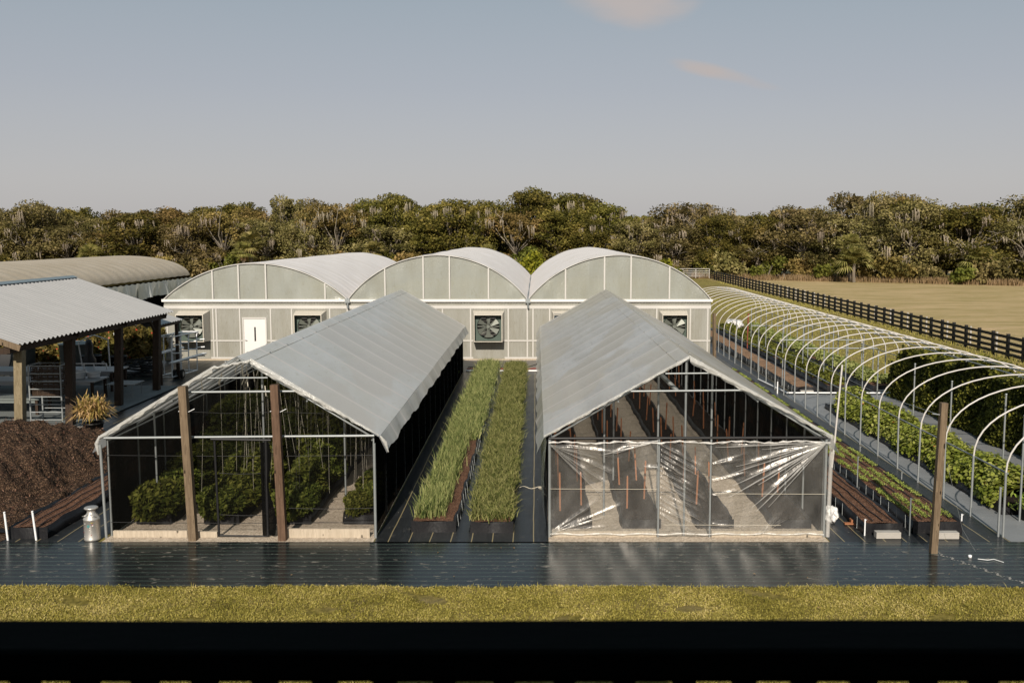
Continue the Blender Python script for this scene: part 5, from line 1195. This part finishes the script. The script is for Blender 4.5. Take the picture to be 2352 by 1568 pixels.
# pvc cart
ct = thing('pipe_cart', 'white pipe rack cart on wheels loaded with pipes before the greenhouse', 'cart', (-15.6, 42.6, 0))
def cq(a, b): return (-16.30 + .95 * b + .30 * a, 42.2 + 2.3 * a, 0)
for a in (0, .33, .66, 1):
    m_ = MB()
    for b in (0, .75):
        x, y, _ = cq(a, b); m_.tube([(x, y, .12), (x + .02, y, 1.72), (x + .1, y, 1.86)], .028, 6)
    x0_, y0_, _ = cq(a, 0); x1_, y1_, _ = cq(a, .75); m_.tube([(x0_, y0_, .12), (x1_, y1_, .12)], .025, 6); m_.tube([(x0_ + .1, y0_, 1.86), (x1_ + .1, y1_, 1.86)], .025, 6); m_.build('upright', 'pvc', ct)
    for z in (.75, 1.15, 1.5): MB().tube([(x1_, y1_, z), (x1_ + .34, y1_, z + .02)], .026, 6).tube([(x1_ + .34, y1_, z + .02), (x1_ + .37, y1_, z + .02)], .03, 6).build('arm', 'pvc', ct)
for b in (0, .75):
    p_, q_ = cq(0, b), cq(1, b); MB().tube([(p_[0], p_[1], .12), (q_[0], q_[1], .12)], .028, 6).build('rail', 'pvc', ct); MB().tube([(p_[0] + .1, p_[1], 1.86), (q_[0] + .1, q_[1], 1.86)], .026, 6).build('rail', 'pvc', ct)
for b in (.65, .98):
    x, y, _ = cq(.2, b); wh = MB().tube([(x - .05, y, .2), (x + .05, y, .2)], .2, 18).build('wheel', 'rubber', ct); MB().tube([(x - .055, y, .2), (x + .055, y, .2)], .10, 14).build('rim', 'galv', wh)
m_ = MB(); p_, q_ = cq(-.25, .95), cq(1.05, .98)
for j in range(4): m_.tube([(p_[0] + .05 * j, p_[1], .80 + .03 * (j % 2)), (q_[0] + .05 * j, q_[1], .84 + .03 * (j % 2))], .035, 6)
p_, q_ = cq(-.2, .3), cq(.7, .35)
for j in range(3): m_.tube([(p_[0] + .06 * j, p_[1], 1.18), (q_[0] + .06 * j, q_[1], 1.22)], .05, 6)
m_.build('loose_pipes', 'pvc', ct)
# pepper plants in white bags
pg0 = None; idx = 0
for r_, yy in enumerate((45.6, 46.9, 48.2)):
    for i in range(12):
        x = -29.3 + i * .98 + .3 * (r_ % 2); y = yy + rnd.uniform(-.1, .1)
        lab = 'red fruited pepper plant in white bag, %s from left in the %s row' % (ordn(i), ['front', 'middle', 'back'][r_])
        if pg0 is None:
            pg0 = thing('pepper_plant', lab, 'plant', (0, 0, 0), 'pepper plants in white grow bags')
            MB().lathe([(0, 0), (.20, 0), (.22, .30), (.17, .38), (.14, .36), (0, .33)], (0, 0, .01), 12).build('grow_bag', 'pvc', pg0)
            M['pepperleaf'] = leafmat('pepper_leaves', [(.05, .05, .012), (.14, .12, .03), (.26, .21, .07)], .55, .25, 1.5)
            npmesh('foliage', np.concatenate([bush(77, 1.7, .55, 1500, .14)]) + np.array([0, 0, .3]), 4, 'pepperleaf', pg0)
            npmesh('fruit', roundleaves(nrg.normal(size=(22, 3)) * np.array([.3, .3, .35]) + np.array([0, -.25, .95]), .085, np.tile(np.array([[0, -1., .3]]), (22, 1)), .2, 7), 7, 'redfruit', pg0)
            MB().tube([(.1, 0, 0), (.12, 0, 1.9)], .018, 5).build('cane', 'pvc', pg0); pg0.location = (x, y, 0)
        else: dup(pg0, (x, y, 0), rnd.uniform(-.6, .6), rnd.uniform(.85, 1.12), lab)
tag(MB().box((-29.5, 44.9, .01), (-17.5, 45.0, .06)).build('white_edging', 'pvc'), 'white edging strip before the pepper plants', 'edging')

# ================================================================== WOODS
protos = []
def tree_proto(seed, leafm, H_=10., Rc=4.3, nclump=58, per=150, moss=0, bare=0, base=1.8):
    rs_ = np.random.RandomState(seed); pr = random.Random(seed)
    t = thing('oak_tree', 'x', 'tree', (0, 0, 0)); tk = MB()
    th = H_ * .38; bend = pr.uniform(-.5, .5)
    tk.tube([(0, 0, -.2), (bend * .4, .1, th * .5), (bend, 0, th)], [.32, .24, .18], 8)
    C = []
    for i in range(int(nclump * .62)):
        a = rs_.rand() * 2 * np.pi; z = base + (H_ - base) * rs_.rand() ** .8
        f = (z - base) / (H_ - base); rmax = Rc * math.sqrt(max(.05, 1 - (max(0, f - .35) / .72) ** 2)); r = rmax * (.45 + .5 * rs_.rand())
        if i < 5: z = H_ * (.86 + .1 * rs_.rand()); r = Rc * .35 * rs_.rand()
        C.append((bend + r * math.cos(a), r * math.sin(a), z - .3, .65 + 1.25 * rs_.rand() ** 1.4))
    for i in range(9):
        a = rs_.rand() * 6.28; r = Rc * (.2 + .6 * rs_.rand()); C.append((bend + r * math.cos(a), r * math.sin(a), H_ * (.93 + .10 * rs_.rand()) - r * .28, .30 + .35 * rs_.rand()))
    for (x, y, z, s_) in C[:: 3]:
        m_ = ((bend + x) / 2 + pr.uniform(-.4, .4), y / 2, max(th * .8, (th + z) / 2 + pr.uniform(-.3, .5)) if z > th else th * .8)
        tk.tube([(bend * .9, 0, th * .92), m_, (x, y, z)], [.11, .06, .02], 5)
    tk.build('trunk', 'bark', t)
    Q = []
    for (x, y, z, s_) in C:
        k = int(per * 1.25 * s_ ** 1.6); D = rs_.normal(size=(k, 3)); D /= np.linalg.norm(D, axis=1)[:, None]; rad = .45 + .6 * rs_.rand(k) ** .6
        P = D * rad[:, None] * np.array([s_ * 1.15, s_ * 1.15, s_ * .72]) + np.array([x, y, z]); P[:, 2] = np.maximum(P[:, 2], .2)
        Q.append(leaves(P, .20, 1.35, D * .5, rs_, up=.25))
    # loose sprigs breaking the outline
    k = 240; D = rs_.normal(size=(k, 3)); D /= np.linalg.norm(D, axis=1)[:, None]; D[:, 2] = np.abs(D[:, 2]); P = D * np.array([Rc * 1.0, Rc * 1.0, (H_ - base) * .62]) * (.70 + .20 * rs_.rand(k))[:, None] + np.array([bend, 0, base + (H_ - base) * .42]); ii = rs_.randint(0, 60, k)
    cc = P[ii]; P = cc + rs_.normal(size=(k, 3)) * .28; Q.append(leaves(P, .2, 1.5, None, rs_))
    npmesh('crown', np.concatenate(Q), 4, leafm, t)
    if moss:
        Q = []
        for i in range(moss):
            x, y, z, s_ = C[pr.randrange(len(C))]
            if z < 3: continue
            a = pr.uniform(3.4, 6.0); bx = x + s_ * math.cos(a) * .9; by = y + s_ * math.sin(a) * .9; L = pr.uniform(.6, 2.0)
            for j in range(14):
                px, py = bx + pr.uniform(-.4, .4), by + pr.uniform(-.3, .3); l2 = L * pr.uniform(.2, 1); w_ = pr.uniform(.02, .055); z0 = z + pr.uniform(-.5, .1)
                Q.append([[px - w_, py, z0], [px + w_, py, z0], [px + w_ * .3 + .05, py, z0 - l2], [px - w_ * .3 + .05, py, z0 - l2 * .9]])
        npmesh('hanging_moss', np.array(Q), 4, 'moss', t)
    if bare:
        m_ = MB()
        for i in range(bare):
            a = pr.uniform(3.6, 5.8); x, y = bend + Rc * .7 * math.cos(a), Rc * .8 * math.sin(a); z = pr.uniform(H_ * .45, H_ * .9); p0 = Vector((bend * .8, 0, th))
            p1_ = Vector((x, y, z)); m_.tube([p0, (p0 + p1_) / 2 + Vector((pr.uniform(-.5, .5), -.3, pr.uniform(-.2, .5))), p1_], [.09, .06, .035], 5)
            for q in range(4): m_.tube([p1_, p1_ + Vector((pr.uniform(-1.1, 1.1), pr.uniform(-.6, .1), pr.uniform(.3, 1.5)))], [.03, .01], 4)
        m_.build('bare_limbs', simple('bleached_bark', (.32, .28, .225), .9), t)
    return t
kinds = [('dark green', tree_proto(101, 'oak')), ('dense dark', tree_proto(102, 'oak', nclump=62, moss=8)), ('moss draped', tree_proto(103, 'oak_grey', moss=26, nclump=52, bare=2)),
         ('russet', tree_proto(104, 'oak_brown', nclump=56, moss=6)), ('grey green', tree_proto(105, 'oak_grey', nclump=56, moss=12)), ('spreading green', tree_proto(106, 'oak', nclump=50, moss=16, bare=3)),
         ('thin pale limbed', tree_proto(107, 'oak_grey', nclump=40, moss=18, bare=6, per=110)), ('tawny', tree_proto(108, 'oak_brown', nclump=48, moss=14, bare=2, Rc=4.6))]
used = [False] * len(kinds)
prof = [(-200, 478), (0, 475), (100, 470), (150, 462), (230, 475), (300, 490), (330, 470), (400, 475), (450, 470), (540, 460), (600, 462), (680, 450), (780, 440), (850, 455), (900, 445), (950, 435), (1000, 455), (1040, 458), (1100, 460), (1150, 440), (1250, 437), (1330, 443), (1400, 468), (1440, 490), (1500, 475), (1560, 465), (1620, 470), (1680, 485), (1720, 480), (1790, 465), (1850, 475), (1900, 455), (1960, 440), (2030, 430), (2080, 430), (2120, 450), (2200, 455), (2260, 450), (2330, 435), (2600, 440)]
def skyline(x, y):   # tree height that gives the wood its uneven top line
    u = 1232 + x / y * 2287
    for (a, va), (b, vb) in zip(prof, prof[1:]):
        if a <= u <= b: v = va + (vb - va) * (u - a) / (b - a); break
    else: v = 470
    return H + (538 - v) * y / 2287 * 1.0
def kindfor(u):
    if u < 300: w_ = [2, 1, 3, 3, 2, 1, 1, 2]
    elif u < 900: w_ = [1, 1, 2, 4, 3, 1, 1, 4]
    elif u < 1430: w_ = [5, 5, 0, 1, 0, 3, 0, 1]
    elif u < 2000: w_ = [1, 1, 4, 0, 3, 3, 2, 0]
    else: w_ = [1, 1, 2, 2, 3, 3, 2, 2]
    return rnd.choices(range(8), w_)[0]
rows = [(0, 'front', 5.6, 1.0), (6.5, 'middle', 5.8, .98), (13.5, 'back', 6.6, .96)]
for ri, (dy, rn_, spc, hf) in enumerate(rows):
    x = -95 + ri * 1.9; i = 0
    while x < 92:
        base_y = 147 - max(0, (x - 22)) * .55
        y = base_y + dy + rnd.uniform(-1.3, 1.3); hgt = skyline(x, y) * rnd.uniform(.86, 1.07) * (hf if ri else rnd.choice((.72, .85, .97)))
        k_ = kindfor(1232 + x / y * 2287); nm, pr_ = kinds[k_]
        lab = '%s tree, %s from the left in the %s row of the woods' % (nm, ordn(i), rn_)
        sx_ = rnd.uniform(.9, 1.45); scl = (sx_, sx_, hgt / 10.35)
        if not used[k_]: used[k_] = True; o = pr_; o.location = (x, y, 0); o.scale = scl; o.rotation_euler = (0, 0, rnd.uniform(-.5, .5)); o['label'] = lab; o['group'] = 'trees of the woods'
        else: o = dup(pr_, (x, y, 0), rnd.uniform(-.6, .6), scl, lab, 'trees of the woods')
        x += spc * rnd.uniform(.75, 1.25); i += 1
for j, ub in enumerate(used):
    if not ub: kinds[j][1].location = (95, 150, 0); kinds[j][1]['label'] = 'far right oak'; kinds[j][1]['group'] = 'trees of the woods'
# dark depth behind the rows: a solid far thicket
k = 42000; P = np.stack([-100 + 205 * nrg.rand(k), 163 + 7 * nrg.rand(k), 9.0 * nrg.rand(k) ** .8], 1); P[:, 1] -= np.maximum(0, P[:, 0] - 22) * .55
tag(npmesh('far_thicket', leaves(P, .62, 1.2, None), 4, 'oak'), 'dark mass of thicket closing the woods behind the last tree row', 'thicket', kind='stuff')
# undergrowth shrubs
def shrub_proto(seed, mat, k=1500, size=.22):
    t = thing('shrub', 'x', 'shrub', (0, 0, 0)); rs_ = np.random.RandomState(seed); Q = []
    for i in range(9):
        c = np.array([rs_.uniform(-1.5, 1.5), rs_.uniform(-.8, .8), rs_.uniform(.5, 2.1)]); kk = k // 9; D = rs_.normal(size=(kk, 3)); D /= np.linalg.norm(D, axis=1)[:, None]
        P = c + D * (.4 + .6 * rs_.rand(kk))[:, None] * np.array([.95, .8, .75]); P[:, 2] = np.maximum(.05, P[:, 2]); Q.append(leaves(P, size, 1.4, D * .5, rs_, up=.2))
    npmesh('foliage', np.concatenate(Q), 4, mat, t); m_ = MB()
    for i in range(5): m_.tube([(0, 0, 0), (rs_.uniform(-1, 1), rs_.uniform(-.5, .2), 1.6)], [.06, .02], 5)
    m_.build('stems', 'bark', t); return t
sk = [('dark green', shrub_proto(1, 'oak')), ('olive', shrub_proto(2, 'oak_grey')), ('rusty', shrub_proto(3, 'oak_brown')), ('bright', shrub_proto(4, 'darkgreens'))]
su = [False] * 4; x = -86; i = 0
while x < 88:
    base_y = 142.5 - max(0, (x - 22)) * .55
    y = base_y + rnd.uniform(-1.2, 1.2); k_ = rnd.choices(range(4), [3, 3, 2, 2])[0]; lab = '%s shrub, %s from the left along the foot of the woods' % (sk[k_][0], ordn(i)); s_ = rnd.uniform(.8, 1.7)
    if not su[k_]: su[k_] = True; o = sk[k_][1]; o.location = (x, y, 0); o['label'] = lab; o['group'] = 'shrubs along the woods'; o.scale = (s_,) * 3
    else: dup(sk[k_][1], (x, y, 0), rnd.uniform(-.5, .5), s_, lab, 'shrubs along the woods')
    x += rnd.uniform(2.6, 4.6); i += 1
# yellow green bushes
yb = thing('yellow_green_bush', 'bright yellow green bush between the second and third greenhouse arches', 'bush', (0, 0, 0))
Q = []
for i in range(14):
    c = np.array([rnd.uniform(-1.5, 1.5), rnd.uniform(-1, 1), rnd.uniform(.9, 3.6)]); c[0] *= 1.15 - c[2] * .2; kk = 210; D = nrg.normal(size=(kk, 3)); D /= np.linalg.norm(D, axis=1)[:, None]; Q.append(leaves(c + D * (.4 + .5 * nrg.rand(kk))[:, None] * .85, .2, 1.3, D * .5, up=.4))
npmesh('foliage', np.concatenate(Q), 4, 'yellowgreen', yb); MB().tube([(0, 0, 0), (.1, 0, 2.5)], [.1, .05], 6).build('trunk', 'bark', yb); yb.location = (-.1, 92, 0); yb.scale = (1.05, 1, 1.15)
dup(yb, (12.6, 96, 0), 1.2, (1.1, 1, .95), 'bright yellow green bush past the right end of the third arch')
# palms
def palm_proto(seed, th):
    t = thing('cabbage_palm', 'x', 'palm', (0, 0, 0)); pr = random.Random(seed)
    MB().tube([(0, 0, 0), (.1, 0, th * .5), (.05, 0, th)], [.24, .19, .2] if th > 2 else [.13, .12, .12], 8).build('trunk', 'bark', t)
    def frond(a, el, L, mat_l):
        d = Vector((math.cos(a) * math.cos(el), math.sin(a) * math.cos(el), math.sin(el))); c = Vector((.05, 0, th)) + d * L * .5; s_ = Vector((-math.sin(a), math.cos(a), 0)); n_ = d.cross(s_)
        for j in range(13):
            b = R(-75 + 150 * j / 12); dd = d * math.cos(b) + s_ * math.sin(b); tip = c + dd * L * .62 + Vector((0, 0, -.22 * L)) ; m_ = c + dd * L * .32; w_ = n_.cross(dd).normalized() * .06
            mat_l.append([list(c), list(m_ + w_), list(tip), list(m_ - w_)])
        mat_l.append([list(Vector((.05, 0, th))), list(Vector((.05, 0, th)) + s_ * .04), list(c + s_ * .03), list(c - s_ * .03)])
    G_, D_ = [], []
    for i in range(36): frond(pr.random() * 6.283, R(pr.uniform(-15, 80)), pr.uniform(1.3, 1.8), G_)
    for i in range(5 if th > 2 else 0): frond(pr.random() * 6.283, R(pr.uniform(-80, -50)), pr.uniform(.7, 1.1), D_)
    npmesh('fronds', np.array(G_), 4, 'palm', t); (npmesh('dead_fronds', np.array(D_), 4, 'deadfrond', t) if D_ else None); return t
pls = [palm_proto(1, 3.4), palm_proto(2, 1.4)]; pu = [False, False]
for (u, v, kd, dist, lab) in [(1704, 590, 0, 129, 'leafy palm right of the fence corner'), (1644, 612, 1, 131, 'small palm above the far white gate'), (1789, 570, 0, 130, 'palm above the middle of the pasture edge'), (1800, 622, 1, 129, 'low palm at the left part of the pasture edge'), (1961, 610, 1, 124, 'broad low palm at the centre of the pasture edge'), (1950, 575, 0, 127, 'taller palm behind the broad low one'), (578, 570, 0, 128, 'palm above the first greenhouse arch'), (560, 585, 0, 127, 'palm left of the one above the first arch'), (1118, 590, 0, 128, 'palm above the second arch crest'), (215, 585, 1, 128, 'small palm behind the tan shade house'), (2250, 600, 1, 122, 'low palm near the right edge of the pasture'), (860, 585, 0, 128, 'palm between the first two arches')]:
    dist += 12 if u < 1900 else 5 if u < 2200 else 3
    x = (u - 1232) / 2287 * dist; z = H + (538 - v) / 2287 * dist; base_z = 3.4 if kd == 0 else 1.4; s_ = max(.9, min(1.5, (z + .4) / base_z)) if kd == 0 else max(1.1, min(1.7, (z + 1.6) / 2.0))
    if not pu[kd]: pu[kd] = True; o = pls[kd]; o.location = (x, dist, 0); o['label'] = lab; o['group'] = 'palms at the edge of the woods'; o.scale = (s_,) * 3
    else: dup(pls[kd], (x, dist, 0), rnd.uniform(0, 6), s_, lab, 'palms at the edge of the woods')
# dry grass fringe along the pasture edge
k = 14000; P = np.stack([22 + 60 * nrg.rand(k), np.zeros(k), np.zeros(k)], 1); P[:, 1] = 141.5 - (P[:, 0] - 22) * .55 - 1.6 * nrg.rand(k) ** 2; den = (np.sin(P[:, 0] * .35 + 2) + np.sin(P[:, 0] * .9)) > .1; P = P[den | (nrg.rand(k) < .2)]
a1, a2 = blades(P, .9, .05, .6); tag(npmesh('dry_grass', np.concatenate([a1, a2]), 4, 'drygrass'), 'dry tan grass fringe where the pasture meets the woods', 'grass', kind='stuff')
k = 26000; P = np.stack([15.2 + 9.5 * nrg.rand(k), 26 + 70 * nrg.rand(k) ** 1.5, np.zeros(k)], 1); a1, a2 = blades(P, .10, .02, 1.5)
k = 1600; P = np.stack([FX(60) - .1 + .35 * (nrg.rand(k) - .5), 40 + 90 * nrg.rand(k), np.zeros(k)], 1); a3, a4 = blades(P, .22, .02, .8)
tag(npmesh('field_grass', np.concatenate([a1, a2, a3, a4]), 4, 'grass'), 'rough green grass between the hoops and the board fence', 'grass', kind='stuff')

# ---- tidy helper properties
for o in bpy.data.objects:
    for kk in ('_o', '_y'):
        if kk in o: del o[kk]
